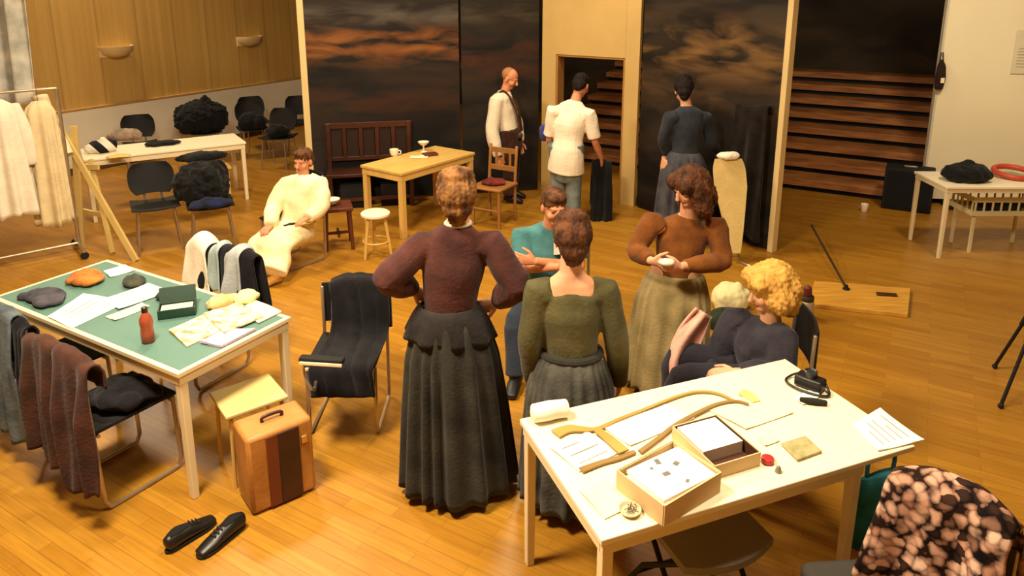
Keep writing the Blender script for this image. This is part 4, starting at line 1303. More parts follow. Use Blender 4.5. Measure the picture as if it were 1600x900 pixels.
for v in tm.v: v.z = max(v.z, 0)
tm.jitter(.01, 8)
for v in tm.v: v.z = max(v.z, 0)
part('pouch', tm, teal, tbag)
part('handle', MB().tube([(-.08, 0, .36), (-.07, .0, .46), (.07, 0, .46), (.08, 0, .36)], .01, sub=4), teal, tbag)
part('buckle', MB().box((.09, -.03, .375), (.03, .012, .02)), mat('buckle_silver', 'c9c9c0', rough=.3, metal=.8), tbag, bevel=.002)

# grey-seated chair pushed under the cream table
uc = thing('folding_chair', 'dark folding chair with a rounded grey seat pushed under the cream table', 'chair', (.78, 2.55, 0), math.radians(21))
part('seat', MB().sheet(lambda u, v: (-.21 + .42 * u, -.2 + .4 * v - .05 * (1 - (2 * u - 1) ** 2) * (1 - v), .44 - .01 * math.sin(math.pi * u)), 14, 8, .03), mat('seat_grey', '7d776c', rough=.8, var=.1), uc)
for s in (-1, 1):
    part('leg', MB().tube([(s * .19, -.16, .43), (s * .2, .1, .2), (s * .2, .22, 0.012)], .012), black_shell, uc)
    part('leg', MB().tube([(s * .17, .16, .43), (s * .175, -.08, .2), (s * .18, -.2, .012)], .012), black_shell, uc)
part('stretcher', MB().rod((-.2, .16, .11), (.2, .16, .11), .009).rod((-.18, -.14, .11), (.18, -.14, .11), .009), black_shell, uc)
# ------------------------------------------------------------------ far left: rail of white clothes, easel, curtain
rk = thing('clothes_rail', 'wheeled clothes rail at the left edge carrying white gowns', 'clothes rail', (-4.75, 6.47, 0), math.radians(40))
RLx = .52
for s in (-1, 1):
    part('upright', MB().rod((s * RLx, 0, .09), (s * RLx, 0, 1.66), .016), chrome, rk)
    ft = part('foot', MB().rod((s * RLx, -.26, .085), (s * RLx, .26, .085), .017), chrome, rk)
    for y in (-.25, .25):
        part('castor', MB().lathe([(.012, -.012), (.034, -.012), (.038, 0), (.034, .012), (.012, .012)], n=18).xf(Matrix.Translation((s * RLx, y, .038)) @ Matrix.Rotation(math.pi / 2, 4, 'X')), black_shell, ft)
part('top_rail', MB().rod((-RLx, 0, 1.66), (RLx, 0, 1.66), .014), chrome, rk)
part('low_rail', MB().rod((-RLx, 0, .1), (RLx, 0, .1), .014), chrome, rk)
RKM = Matrix.Translation((-4.75, 6.47, 0)) @ Matrix.Rotation(math.radians(40), 4, 'Z')
def hung(name, label, x, yoff, w, z0, z1, m, seed, dep=.09, flare=.35, pl=9, cat='gown', sleeves=True):
    """a gown hanging from the rail at x"""
    rnd = random.Random(seed)
    mb = MB(); n = 72; rows = 22
    f1, f2 = rnd.uniform(0, 6), rnd.uniform(0, 6)
    vs = []
    for i in range(rows + 1):
        t = i / rows
        z = z1 - (z1 - z0) * t
        ra = w * (.32 + .68 * min(1, t / .08) ** .6 * .75) * (1 + flare * t)
        rb = dep * (.3 + .7 * min(1, t / .12) ** .6) * (1 + flare * 1.2 * t)
        for k in range(n):
            a = 2 * math.pi * k / n
            d = (.004 + .028 * t) * math.cos(pl * a + f1 + .8 * math.sin(3 * a + f2))
            vs.append(V((x + (ra + d) * math.cos(a), yoff + (rb + d) * math.sin(a), z + (.02 * math.sin(3 * a + f2) if i == rows else 0))))
    fs = [(i * n + k, i * n + (k + 1) % n, (i + 1) * n + (k + 1) % n, (i + 1) * n + k) for i in range(rows) for k in range(n)]
    fs += [tuple(range(n))[::-1], tuple(range(rows * n, (rows + 1) * n))]
    mb.add(vs, fs)
    if sleeves:
        for s in (-1, 1):
            mb.loft([(x + s * w * .7, yoff, z1 - .07), (x + s * (w * .95), yoff - .02, z1 - .3), (x + s * (w * 1.05), yoff - .03, z1 - .62)], [(.06, .05), (.07, .05), (.06, .035)], n=12, sub=3)
    mb.xf(RKM)
    o = solo(name, mb, m, label, cat, 'gowns on the clothes rail', sharp=0)
    hk = MB().tube([V((x, yoff, z1 - .01)), V((x, yoff, z1 + .035)), V((x, yoff + .02 - yoff * .5, z1 + .06)), V((x, 0, 1.685)), V((x, -.02, 1.668))], .004, sub=3)
    hk.xf(RKM)
    part('hanger_hook', hk, chrome, o, off=o.location)
    return o
gown_w = cloth('gown_white', 'e6dcc4', var=.12)
gown_c = cloth('gown_cream', 'd9c79a', var=.15)
hung('gown', 'white gown at the left end of the clothes rail', -.34, .0, .17, .55, 1.58, gown_w, 1)
hung('gown', 'longest white gown in the middle of the clothes rail', .02, -.02, .19, .5, 1.6, gown_w, 2)
hung('gown', 'cream underskirt hanging lowest near the right end of the clothes rail', .36, .03, .15, .34, 1.55, gown_c, 3, sleeves=False, flare=.25)
# pale curtain
cu = MB()
cq = P(15, 60, 7.6)
cx0, cx1 = P(-120, 100, 7.7), P(48, 100, 7.7)
cu.sheet(lambda u, v: (cx0.x + (cx1.x + .1 - .22 * v - cx0.x) * u, 7.7 + .07 * math.sin(u * 34 + .6 * math.sin(v * 4)) + .1 * u, 4.3 - 2.95 * v), 70, 24, .008)
solo('curtain', cu, cloth('curtain_grey', 'dedbcb', h2='a9aca2', scale=5), 'pale grey patterned curtain hanging high at the left picture edge', 'curtain', sharp=0)
# easel
ea = at(65, 400, 0)
eas = thing('easel', 'yellow wooden easel with long splayed legs beside the clothes rail', 'easel', (-4.25, 6.95, 0))
ew = mat('easel_wood', 'cdb068', rough=.5, var=.15, stretch=(1, 1, .3))
eo = V((-4.25, 6.95, 0))
top = P(66, 152, 7.15)
fr_ = at(213, 408, 0); fl_ = at(128, 388, 0); fb_ = at(166, 402, 0) + V((0, .1, 0))
def beam(a, b, w, d, m, parent, name='leg', label=None):
    a, b = V(a), V(b)
    t = (b - a).normalized()
    s = t.cross(V((0, 1, 0))).normalized(); o2 = t.cross(s)
    mb = MB()
    vs = [p + s * i * w / 2 + o2 * j * d / 2 for p in (a, b) for i, j in ((-1, -1), (1, -1), (1, 1), (-1, 1))]
    mb.add(vs, [(3, 2, 1, 0), (4, 5, 6, 7)] + [(k, (k + 1) % 4, (k + 1) % 4 + 4, k + 4) for k in range(4)])
    return part(name, mb, m, parent, smooth=False, bevel=.004, off=parent.location, label=label)
ap_ = P(100, 215, 7.0)
mid = P(118, 236, 7.0)
beam(top, fr_, .06, .03, ew, eas)
beam(mid + V((0, .03, .25)), fl_, .065, .03, ew, eas)
beam(mid + V((.1, .06, -.1)), fb_ + V((0, .02, 0)), .045, .03, ew, eas)
beam(P(122, 262, 7.0) + V((-.03, .03, 0)), P(152, 262, 6.97) + V((.0, .03, 0)), .06, .03, ew, eas, 'crossbar')
beam(P(122, 330, 7.02) + V((0, 0.03, 0)), P(172, 340, 6.85) + V((.0, .03, 0)), .05, .03, ew, eas, 'crossbar')
# rolls of cloth on the easel
for i, (a, b, lab) in enumerate((((62, 150), (80, 205), 'upper cream roll of cloth leaning on the easel'), ((84, 205), (103, 243), 'lower cream roll of cloth leaning on the easel'))):
    pa_, pb_ = P(a[0], a[1], 6.98 - .06 * i), P(b[0], b[1], 6.92 - .06 * i)
    ro = MB().loft([pa_, pa_.lerp(pb_, .5), pb_], [.07, .075, .07], n=20, round_cap=.1)
    pa2 = pa_ + (pa_ - pb_).normalized() * .002
    o = solo('cloth_roll', ro, cloth('roll_cream', 'e3d4a8', var=.1), lab, 'cloth roll', 'cream rolls on the easel')

# ------------------------------------------------------------------ shell chairs in the far left corner
sc_ = thing('shell_chair', 'x', 'chair', (0, 0, 0), 0, 'black shell chairs in the far left corner')
def shell(u, v):
    x = (u - .5) * 2
    w = .225 * (1 - .25 * abs(2 * v - 1) ** 4)
    if v < .5:
        return (x * w, .2 - .4 * (v / .5), .45 + .015 * x * x)
    t = (v - .5) / .5
    return (x * w, -.2 - .1 * t + .03 * x * x, .45 + .38 * t)
part('seat', MB().sheet(lambda u, v: ((u - .5) * .44, .21 - .42 * v, .45 + .02 * (2 * u - 1) ** 2 - .02 * math.sin(math.pi * v)), 12, 10, .014), black_shell, sc_)
part('backrest', MB().sheet(lambda u, v: ((u - .5) * .43 * (1 - .3 * abs(2 * v - 1) ** 3), -.21 - .08 * v + .05 * (2 * u - 1) ** 2, .53 + .31 * v), 12, 10, .014), black_shell, sc_)
part('back_bracket', MB().box((-.08, -.225, .5), (.025, .01, .14)).box((.08, -.225, .5), (.025, .01, .14)), chrome, sc_, smooth=False)
for sx in (-1, 1):
    for sy in (-1, 1):
        part('leg', MB().rod((sx * .2, sy * .2, 0), (sx * .16, sy * .15, .445), .011), chrome, sc_)
def put_chair(x, y, deg, label, first=[True]):
    if first[0]:
        first[0] = False
        sc_.location = (x, y, 0); sc_.rotation_euler = (0, 0, math.radians(deg - 90)); sc_['label'] = label
        return sc_
    return dup(sc_, (x, y, 0), math.radians(deg - 90), label)
put_chair(-3.62, 6.96, 300, 'black shell chair at the near left of the far corner table, facing the camera')
put_chair(-3.08, 7.0, 296, 'black shell chair under the dark coat at the near right of the far table')
put_chair(-5.2, 9.8, 300, 'black shell chair behind the left half of the far corner table')
put_chair(-4.68, 10.72, 300, 'black shell chair under the big heap of black coats by the white wainscot')
put_chair(-4.2, 11.55, 305, 'black shell chair against the white wainscot right of the coat heap')
put_chair(-3.5, 11.6, 285, 'black shell chair half hidden by the edge of the sunset flat')
blackc2 = cloth('coat_black', '0e0e0f', h2='181a18')
navy = cloth('coat_navy', '1c2446', h2='14161d')
fk = V((math.cos(math.radians(300)), math.sin(math.radians(300)), 0)); rkk = V((fk.y, -fk.x, 0))
rl0 = V((-4.68, 10.72, .9)) - fk * .27
heap('coat', 'big black coat thrown over the chair by the white wainscot', 'coat', V((-4.68, 10.72, .465)) - fk * .06, (.46, .36, .66), blackc2, 30, 41, bumps=12, wr=.03)
put_chair(-4.05, 11.0, 300, 'black shell chair carrying the bunched coat, right of the big coat heap')
heap('coat', 'black coat bunched low to the right of the big black coat', 'coat', V((-4.05, 10.98, .46)), (.26, .24, .36), blackc2, 30, 42)
put_chair(-3.45, 10.35, 262, 'black shell chair with a dark jacket on its seat, left of the sunset flat')
heap('jacket', 'dark jacket bunched on the chair seat just left of the sunset flat', 'jacket', V((-3.45, 10.34, .465)), (.22, .2, .24), blackc2, 10, 48)
fk2 = V((math.cos(math.radians(296)), math.sin(math.radians(296)), 0)); rk2 = V((fk2.y, -fk2.x, 0))
rl2 = V((-3.08, 7.0, .87)) - fk2 * .27
heap('coat', 'dark coat over the chair back at the near right of the far table', 'coat', V((-3.08, 7.0, .47)) - fk2 * .12 + rk2 * .06, (.33, .24, .56), blackc2, 26, 43, bumps=12, wr=.025)
heap('jumper', 'navy blue jumper on the chair seat at the near right of the far table', 'jumper', V((-3.08, 7.0, .475)) + fk2 * .2, (.26, .12, .12), navy, 20, 44)
heap('garment', 'black garments heaped on the right half of the far corner table', 'garment', at(318, 250, .745), (.33, .16, .13), blackc2, 33, 45)
heap('garment', 'dark garment lying at the back of the far corner table', 'garment', at(255, 226, .745), (.26, .12, .07), blackc2, 33, 46)
# striped black and white bag
q = at(150, 240, .745)
def _stripes(nt, new, link):
    tc = new('TexCoord'); w = new('TexWave')
    w.inputs['Scale'].default_value = 2.2; w.bands_direction = 'DIAGONAL'
    link(tc.outputs['Object'], w.inputs['Vector'])
    r = ramp(new, [(0, '17151a'), (.5, 'e3dcc8')]); r.color_ramp.interpolation = 'CONSTANT'
    link(w.outputs['Fac'], r.inputs['Fac'])
    return r.outputs['Color']
bwm = ramp_mat('stripes_bw', lambda nt, new, link, b: _stripes(nt, new, link), .8, .2)
heap('striped_bag', 'black and white striped bag at the left end of the far corner table', 'bag', q + V((0.02, .1, 0)), (.2, .14, .2), bwm, 30, 51, bumps=4)
heap('cloth', 'dull pinkish-grey cloth heap behind the striped bag', 'cloth', at(172, 222, .745) + V((.1, .15, 0)), (.24, .14, .2), cloth('cloth_pinkgrey', 'a8917a', h2='7c7060'), 30, 52, bumps=5)
heap('cloth', 'yellowish cloth on the near left end of the far corner table', 'cloth', at(185, 246, .745), (.16, .1, .05), cloth('cloth_ochre', 'd9bd6a', var=.15), 30, 53, bumps=5)
# folded papers
# cardboard strip low table beyond: pale bench end seen under the table
lb = thing('low_table', 'low pale wooden table under the far corner table, its top lit', 'table', (-3.32, 8.58, 0), math.radians(33))
part('tabletop', MB().box((-.42, .16, .46), (.55, .4, .03)), pine, lb, smooth=False, bevel=.003)
for x in (-.65, -.19):
    for y in (.0, .32):
        part('leg', MB().box((x, y, .225), (.035, .035, .445)), pine, lb, smooth=False)

# ------------------------------------------------------------------ right background
q = at(1432, 322, 0)
bc = thing('storage_box', 'black box standing against the right end of the bleacher', 'box', q + V((-.2, -.22, 0)), RG)
part('cabinet', MB().box((-.05, .12, .26), (.52, .3, .5)), black_shell, bc, bevel=.01)
part('front_cloth', MB().box((-.05, -.034, .26), (.46, .012, .44)), mat('speaker_cloth', '0a0a0c', rough=.95, var=.3), bc, bevel=.003)
part('handle', MB().box((-.05, .12, .52), (.14, .03, .02)), chrome, bc, bevel=.004)
for x in (-.26, .16):
    part('foot', MB().box((x, .12, .007), (.05, .2, .014)), black_shell, bc)
rbq = at(1525, 285, .745)
heap('coat', 'black coat heaped on the left end of the pale table at the right edge', 'coat', at(1518, 286, .745) + V((0, .1, 0)), (.3, .2, .24), blackc2, 0, 61, wr=.02)
q = at(1583, 276, .745)
rr_ = MB()
for k in range(33):
    pass
rr_.tube([q + V((.17 * math.cos(a), .17 * math.sin(a), .045 + .02 * math.sin(a))) for a in [2 * math.pi * k / 32 for k in range(33)]], .028, n=10)
solo('red_ring', rr_, mat('ring_red', 'b8452e', rough=.5), 'red ring-shaped headdress lying on the pale table at the right edge', 'headdress')
heap('cloth', 'pale green cloth lying inside the red ring on the right table', 'cloth', q + V((-.02, 0.0, .0)), (.13, .12, .05), cloth('cloth_green', '8a9a78', var=.3), 0, 62, bumps=4)
cq = V((4.95, 6.62, .0))
crt = thing('storage_crate', 'pale plastic crate under the right-edge table holding dark folded cloth', 'crate', (4.92, 6.95, 0), 0)
cm = mat('crate_cream', 'd9cda0', rough=.5, var=.06)
cb = MB().box((0, 0, .40), (.72, .36, .012))
part('base', cb, cm, crt, smooth=False)
for nm, c, s in (('side', (0, -.18, .47), (.74, .014, .05)), ('side', (0, .18, .47), (.74, .014, .05)), ('side', (-.36, 0, .47), (.014, .36, .05)), ('side', (.36, 0, .47), (.014, .36, .05))):
    mm = MB().box((c[0], c[1], .56), s)
    mm.box((c[0], c[1], .42), s)
    if s[0] > .1:
        for k in range(9):
            mm.box((-.34 + .085 * k, c[1], .49), (.014, .012, .16))
    else:
        for k in range(5):
            mm.box((c[0], -.16 + .08 * k, .49), (.012, .014, .16))
    part(nm, mm, cm, crt, smooth=False)
for sx in (-.32, .32):
    for sy in (-.15, .15):
        part('leg', MB().box((sx, sy, .198), (.025, .025, .396)), cm, crt, smooth=False)
heap('folded_cloth', 'dark striped cloth folded in the pale crate under the right-edge table', 'cloth', V((4.92, 6.95, .41)), (.34, .155, .15), cloth('cloth_darkgrey', '3a3d38', h2='1c1c1b'), 0, 63)
# small white thing on the floor
q = at(1350, 330, 0)
solo('paper_cup', MB().lathe([(.03, 0), (.034, .004), (.045, .09), (.04, .09), (.03, .01)], c=q, n=18), white_china, 'small white cup on the floor before the bleacher', 'cup')
# plank and rod
pl0 = [at(1262, 480, 0), at(1418, 497, 0), at(1422, 456, 0), at(1272, 444, 0)]
pk = MB().slab([(p.x, p.y) for p in pl0], .0, .035)
solo('board', pk, mat('board_yellow', 'cf9c3c', rough=.5, h2='b98430', scale=3, stretch=(1, 8, 1)), 'yellow plywood board lying flat on the floor right of the blonde person', 'board', bevel=.004, smooth=False)
rb_ = at(1322, 452, .035); rt_ = P(1268, 352, 6.9)
rod = thing('rod', 'thin dark rod leaning with its foot on the yellow board', 'rod', rb_)
part('shaft', MB().rod(V((0, 0, .012)), rt_ - rb_, .011), dark_metal, rod)
part('rubber_tip', MB().lathe([(.03, 0), (.03, .01), (.014, .02), (.014, .04)], n=14), black_shell, rod)
solo('bracket', MB().box(at(1385, 462, .035) + V((0, 0, .012)), (.16, .035, .022), rz=-.2), dark_metal, 'small dark metal bar lying on the yellow board', 'bar', bevel=.003)
# tripod leg at the right edge
tp = V((3.33, 4.12, 0))
trp = thing('tripod', 'black camera tripod cut by the right picture edge', 'tripod', tp)
hb = V((0, .0, .98))
f0 = at(1563, 638, 0) - tp
part('centre_column', MB().rod((0, 0, .55), (0, 0, 1.05), .016), black_shell, trp)
part('head', MB().box((0, 0, 1.08), (.09, .08, .07)).rod((0, 0, 1.06), (.12, -.1, 1.0), .008), black_shell, trp, bevel=.006)
feet_ = [f0, V((.35, -.12, 0)), V((.05, .42, 0))]
for f_ in feet_:
    lg_ = part('leg', MB().rod(hb * .9, f_ * .5 + hb * .45, .016).rod(f_ * .5 + hb * .45, f_ + UP * .02, .011), black_shell, trp)
    part('rubber_foot', MB().ball(f_ + UP * .018, .018, nu=10, nv=6), black_shell, lg_)
part('spreader', MB().rod(V((0, 0, .6)), f0 * .45 + hb * .5, .006).rod(V((0, 0, .6)), feet_[1] * .45 + hb * .5, .006).rod(V((0, 0, .6)), feet_[2] * .45 + hb * .5, .006), chrome, trp)

# ironing board stood on end with crumpled white cloth
ib = at(1150, 412, 0)
ibr = thing('ironing_board', 'cream ironing board stood on its narrow end behind the woman in the brown jumper', 'ironing board', V((ib.x, ib.y, 0)))
bt = P(1138, 248, ib.y + .28)
def ibf(u, v):
    c = V((0, .02, .1)).lerp(bt - V((ib.x, ib.y, 0)), v)
    w = .035 + .12 * min(1, v / .7) ** .85 - .03 * max(0, (v - .85) / .15) ** 2
    return c + V(((2 * u - 1) * w, 0, 0))
part('padded_top', MB().sheet(ibf, 14, 30, .035), cloth('ironing_cream', 'd6bc78', var=.1), ibr, sharp=60)
for s in (-1, 1):
    part('leg', MB().tube([(s * .03, .06, .18), (s * .05, .1, .05), (s * .06, -.02, .012), (s * .12, -.1, .012)], .011, sub=2), chrome, ibr)
heap('white_cloth', 'crumpled white cloth on top of the upright ironing board', 'cloth', bt + V((0.0, .0, .0)), (.14, .09, .1), cloth('cloth_white', 'efe6d0', var=.1), 0, 71, bumps=6)
# dark coat hung on the right flat
fq0, fq1 = R0.lerp(R1, .74), R0.lerp(R1, .93)
fn_ = (R1 - R0).normalized(); fo_ = V((fn_.y, -fn_.x, 0))
drape('coat', 'long dark brown coat hung on the right painted flat beside its yellow post', 'coat', fq0 + fo_ * .05 + UP * 1.42, fq1 + fo_ * .05 + UP * 1.42, fo_, 1.3, .03, cloth('coat_umber', '1f1712', h2='120d0a'), 1.4, .02, .2, 81, gap=.04, thick=.02)
# bags on the floor behind the blonde person
heap('plastic_bag', 'pale yellow-white plastic bag on the floor between the brown jumper and the blonde person', 'bag', at(1140, 482, 0), (.2, .17, .3), cloth('bag_pale', 'd9cf9a', var=.12), 0, 91, bumps=6)
heap('bag', 'dark green bag on the floor in front of the pale plastic bag', 'bag', at(1128, 505, 0) + V((0, -.08, 0)), (.2, .14, .22), cloth('bag_green', '28331f'), 0, 92, bumps=5)
q = at(1258, 496, 0)
jr = thing('jar', 'glass jar with a dark lid on the floor behind the blonde person', 'jar', q)
part('body', MB().lathe([(.05, 0), (.06, .008), (.06, .13), (.05, .15), (.04, .155)], n=22), mat('jar_glass', 'b9a184', rough=.2, var=.2), jr)
part('lid', MB().lathe([(.052, .152), (.054, .156), (.054, .185), (.05, .19)], n=22), mat('jar_lid', '3a3428', rough=.5), jr)
part('stopper', MB().lathe([(.03, .19), (.035, .2), (.03, .26), (.012, .275)], n=18), mat('jar_top', '6a2a2a', rough=.5), jr)
# ------------------------------------------------------------------ people
brown_hair = hairmat('hair_brown', '6b4426', '3a2314')
lt_brown_hair = hairmat('hair_lightbrown', '8a6034', '452a16')
red_hair = hairmat('hair_auburn', '5f391e', '2e1a10')
dark_hair = hairmat('hair_dark', '20150f', '120c09')
blonde_hair = hairmat('hair_blonde', 'cfa050', 'ad8036')
leather = mat('shoe_black', '14110f', rough=.45, var=.15)
leather_b = mat('shoe_brown', '3a2418', rough=.45, var=.15)

BUN = [(0, -.025, .045, .098, .115, .095), (0, -.065, .015, .1, .085, .095), (0, -.075, .09, .075, .07, .055), (0, -.07, -.06, .075, .05, .06), (0, -.05, -.1, .05, .035, .05), (.03, -.02, .09, .06, .08, .05), (-.03, -.03, .085, .06, .08, .05)]
SHORT = [(0, -.02, .042, .084, .103, .086), (0, -.055, .0, .082, .068, .075), (0, -.07, -.045, .06, .04, .045), (0, .03, .085, .065, .06, .035)]

# 1  woman in plum, hands on her hips
Y = 3.36
W1 = stand(-.275, 3.38, 93, 1.70)
W1.update(head=P(713, 305, Y + .02), hf=V((-.12, 1, -.28)).normalized(), neck=P(716, 352, Y), chest=P(708, 420, Y), waist=P(702, 485, Y), pelvis=P(704, 540, Y))
W1.update(sL=P(662, 382, Y), sR=P(768, 380, Y), eL=P(606, 436, Y - .07), eR=P(806, 445, Y - .04), wL=P(648, 452, Y + .10), wR=P(776, 474, Y + .05))
W1.update(dL=V((.55, .35, -.6)), dR=V((-.75, .35, -.35)), nL=V((.6, -.5, .2)), nR=V((-.6, -.5, .2)), cL=.3, cR=.3, thL=V((0, -1, .3)), thR=V((0, -1, .3)))
r1 = person('woman seen from behind in a plum bodice and long black pleated skirt, hands on hips', W1)
plum = cloth('bodice_plum', '543029', h2='3a211e', scale=6)
top_garment(W1, r1, plum, 'bodice', sleeve=.97, fat=.012, arm=.015, puff=.02, wave=.006, low=.1)
skirt(W1, r1, cloth('skirt_black', '36342c', h2='1f1e1a', scale=5), W1['waist'] + V((0, 0, .02)), (.145, .115), .05, (.30, .27), pleats=17, depth=.02, bell=.42, shift=(.03, 0))
# peplum
pm = MB()
nn = 48
vs = []
for i in range(7):
    t = i / 6
    for k in range(nn):
        a = 2 * math.pi * k / nn
        c = W1['waist'] + V((0, 0, .035 - .15 * t - .03 * t * (1 + math.cos(a)) * .5))
        rd = (.15 + .085 * t ** .7 + .012 * t * math.cos(9 * a), .12 + .06 * t ** .7 + .012 * t * math.cos(9 * a))
        vs.append(c + W1['r'] * rd[0] * math.cos(a) + V((-W1['r'].y, W1['r'].x, 0)) * rd[1] * math.sin(a))
for i in range(6, -1, -1):
    for k in range(nn):
        c = vs[i * nn + k]
        vs.append(c + (V((W1['waist'].x, W1['waist'].y, c.z)) - c).normalized() * .008)
mm = 14
fs = [(i * nn + k, i * nn + (k + 1) % nn, ((i + 1) % mm) * nn + (k + 1) % nn, ((i + 1) % mm) * nn + k) for i in range(mm) for k in range(nn)]
pm.add(vs, fs)
part('peplum', pm, cloth('peplum_black', '2a2624', h2='1a1716'), r1, off=r1.location, sharp=0)
part('collar', MB().tube([W1['neck'] + W1['r'] * .062 * math.cos(a) + V((-W1['r'].y, W1['r'].x, 0)) * .058 * math.sin(a) + UP * .012 for a in [2 * math.pi * k / 24 for k in range(25)]], .009), cloth('collar_white', 'd9cdb4'), r1, off=r1.location)
hair(W1, r1, lt_brown_hair, BUN, rough=.008)
shoes(W1, r1, leather_b)

# 2  woman in olive, back to the camera by the cream table
Y = 3.2
W2 = stand(.295, Y, 88, 1.60)
W2.update(head=P(893, 372, Y + .02), hf=V((-.05, 1, -.45)).normalized(), neck=P(892, 424, Y), chest=P(892, 492, Y), waist=P(892, 555, Y), pelvis=P(892, 610, Y))
W2.update(sL=P(842, 452, Y), sR=P(945, 452, Y), eL=P(828, 530, Y - .01), eR=P(963, 530, Y - .01), wL=P(834, 600, Y + .10), wR=P(968, 600, Y + .10), dL=V((.05, .6, -.8)), dR=V((-.05, .6, -.8)), nL=V((1, 0, 0)), nR=V((-1, 0, 0)))
r2 = person('woman from behind in an olive green top and grey gathered skirt at the cream table', W2)
olive_c = cloth('top_olive', '5b5636', h2='454228', scale=7)
top_garment(W2, r2, olive_c, 'top', sleeve=.98, fat=.014, arm=.016, puff=.004, neckdrop=.3, wave=.005, low=.0)
skirt(W2, r2, cloth('skirt_grey', '55544c', h2='2d2d2b', scale=6), W2['waist'] + V((0, 0, .03)), (.14, .11), .08, (.24, .22), pleats=22, depth=.016, bell=.6)
part('waistband', MB().tube([W2['waist'] + UP * .02 + W2['r'] * .142 * math.cos(a) + V((-W2['r'].y, W2['r'].x, 0)) * .112 * math.sin(a) for a in [2 * math.pi * k / 36 for k in range(37)]], .02), cloth('band_dark', '2e2c26'), r2, off=r2.location)
hair(W2, r2, red_hair, BUN, rough=.007)
shoes(W2, r2, leather)

# 3  man in the teal T-shirt, seated, arms folded, leaning forward
Y = 4.75
M3 = sit(.36, 4.85, 268, 1.74, seat=.40, lean=10)
M3.update(head=P(866, 322, Y - .1), hf=V((.25, -1, -.25)).normalized(), neck=P(860, 352, Y), chest=P(852, 395, Y + .02), waist=P(860, 440, Y + .06), pelvis=P(866, 480, Y + .12))
M3.update(sR=P(816, 368, Y), sL=P(898, 366, Y), eR=P(818, 418, Y - .1), eL=P(906, 418, Y - .1), wR=P(872, 417, Y - .28), wL=P(836, 408, Y - .26), dR=V((1, -.1, .25)), dL=V((-1, -.1, .15)), nR=V((0, 1, 0)), nL=V((0, 1, 0)), thR=UP, thL=UP)
M3.update(kR=P(808, 500, 4.42), aR=at(806, 590, .07))
M3['tR'] = M3['aR'] + V((-.03, -.14, -.045))
r3 = person('man seated facing the camera in a teal T-shirt with folded arms', M3, SKIN2)
teal_c = cloth('tshirt_teal', '4f8484', h2='3a6a6e', scale=6)
top_garment(M3, r3, teal_c, 'tshirt', sleeve=.36, fat=.02, arm=.02, wave=.006, low=.5)
trousers(M3, r3, cloth('jeans_dark', '2d3440'))
kd = M3['neck'] + V((.07, -.1, -.06))
nk_ = MB().sheet(lambda u, v: kd + V((-.05 + .1 * u, -.02 * math.sin(u * 3), -.12 * v + .03 * u)), 8, 8, .006)
part('neckerchief', nk_, cloth('kerchief', 'e6dcc8'), r3, off=r3.location)
hair(M3, r3, brown_hair, SHORT, rough=.005)
bd = MB().ball((0, 0, 0), (.01, .01, .01))
shoes(M3, r3, leather)
# chair for him
cM = sled_chair('tubular chair under the man in the teal T-shirt', (.37, 4.86, 0), 268, seat_tan, group=None, back=True)

# 4  woman in the brown jumper and beige skirt, looking at her hands
Y = 4.35
W4 = stand(1.06, Y, 252, 1.62)
W4.update(head=P(1076, 292, Y - .06), hf=V((-1, -.5, -.55)).normalized(), neck=P(1076, 336, Y), chest=P(1062, 385, Y), waist=P(1056, 432, Y), pelvis=P(1052, 470, Y))
W4.update(sR=P(1018, 346, Y), sL=P(1120, 352, Y - .02), eR=P(994, 392, Y - .06), eL=P(1128, 408, Y - .12), wR=P(1018, 408, Y - .24), wL=P(1064, 416, Y - .28), dR=V((1, -.25, -.15)), dL=V((-1, -.15, -.05)), nR=V((.1, 1, .3)), nL=V((.1, 1, .3)), cR=.5, cL=.55, thR=UP, thL=UP)
r4 = person('woman in a brown jumper and long beige skirt looking down at her hands', W4)
rust = cloth('jumper_brown', '7d4a1c', h2='5e3413', scale=7)
top_garment(W4, r4, rust, 'jumper', sleeve=.95, fat=.018, arm=.014, puff=.008, wave=.006, low=.1, neckdrop=.05)
skirt(W4, r4, cloth('skirt_beige', '988659', h2='7a6b44', scale=5), W4['waist'] + V((0, 0, .03)), (.168, .135), .05, (.27, .25), pleats=14, depth=.016, bell=.55, shift=(-.05, -.02))
hair(W4, r4, red_hair, [(0, -.025, .045, .105, .118, .098), (0, -.065, .0, .115, .1, .11), (.075, -.02, -.05, .055, .085, .13), (-.075, -.02, -.05, .055, .085, .13), (0, -.09, -.1, .11, .075, .13), (.06, .05, .055, .05, .055, .06), (-.06, .05, .055, .05, .055, .06), (.085, .0, -.13, .05, .07, .1), (-.085, .0, -.13, .05, .07, .1)], rough=.009)
shoes(W4, r4, leather_b)
q = W4['wL'].lerp(W4['wR'], .5) + V((-.01, -.05, .03))
solo('sewing_piece', MB().ball(q, (.05, .035, .022), nu=14, nv=8).jitter(.006, 22), white_sh, 'small white cloth held in the hands of the woman in the brown jumper', 'cloth')

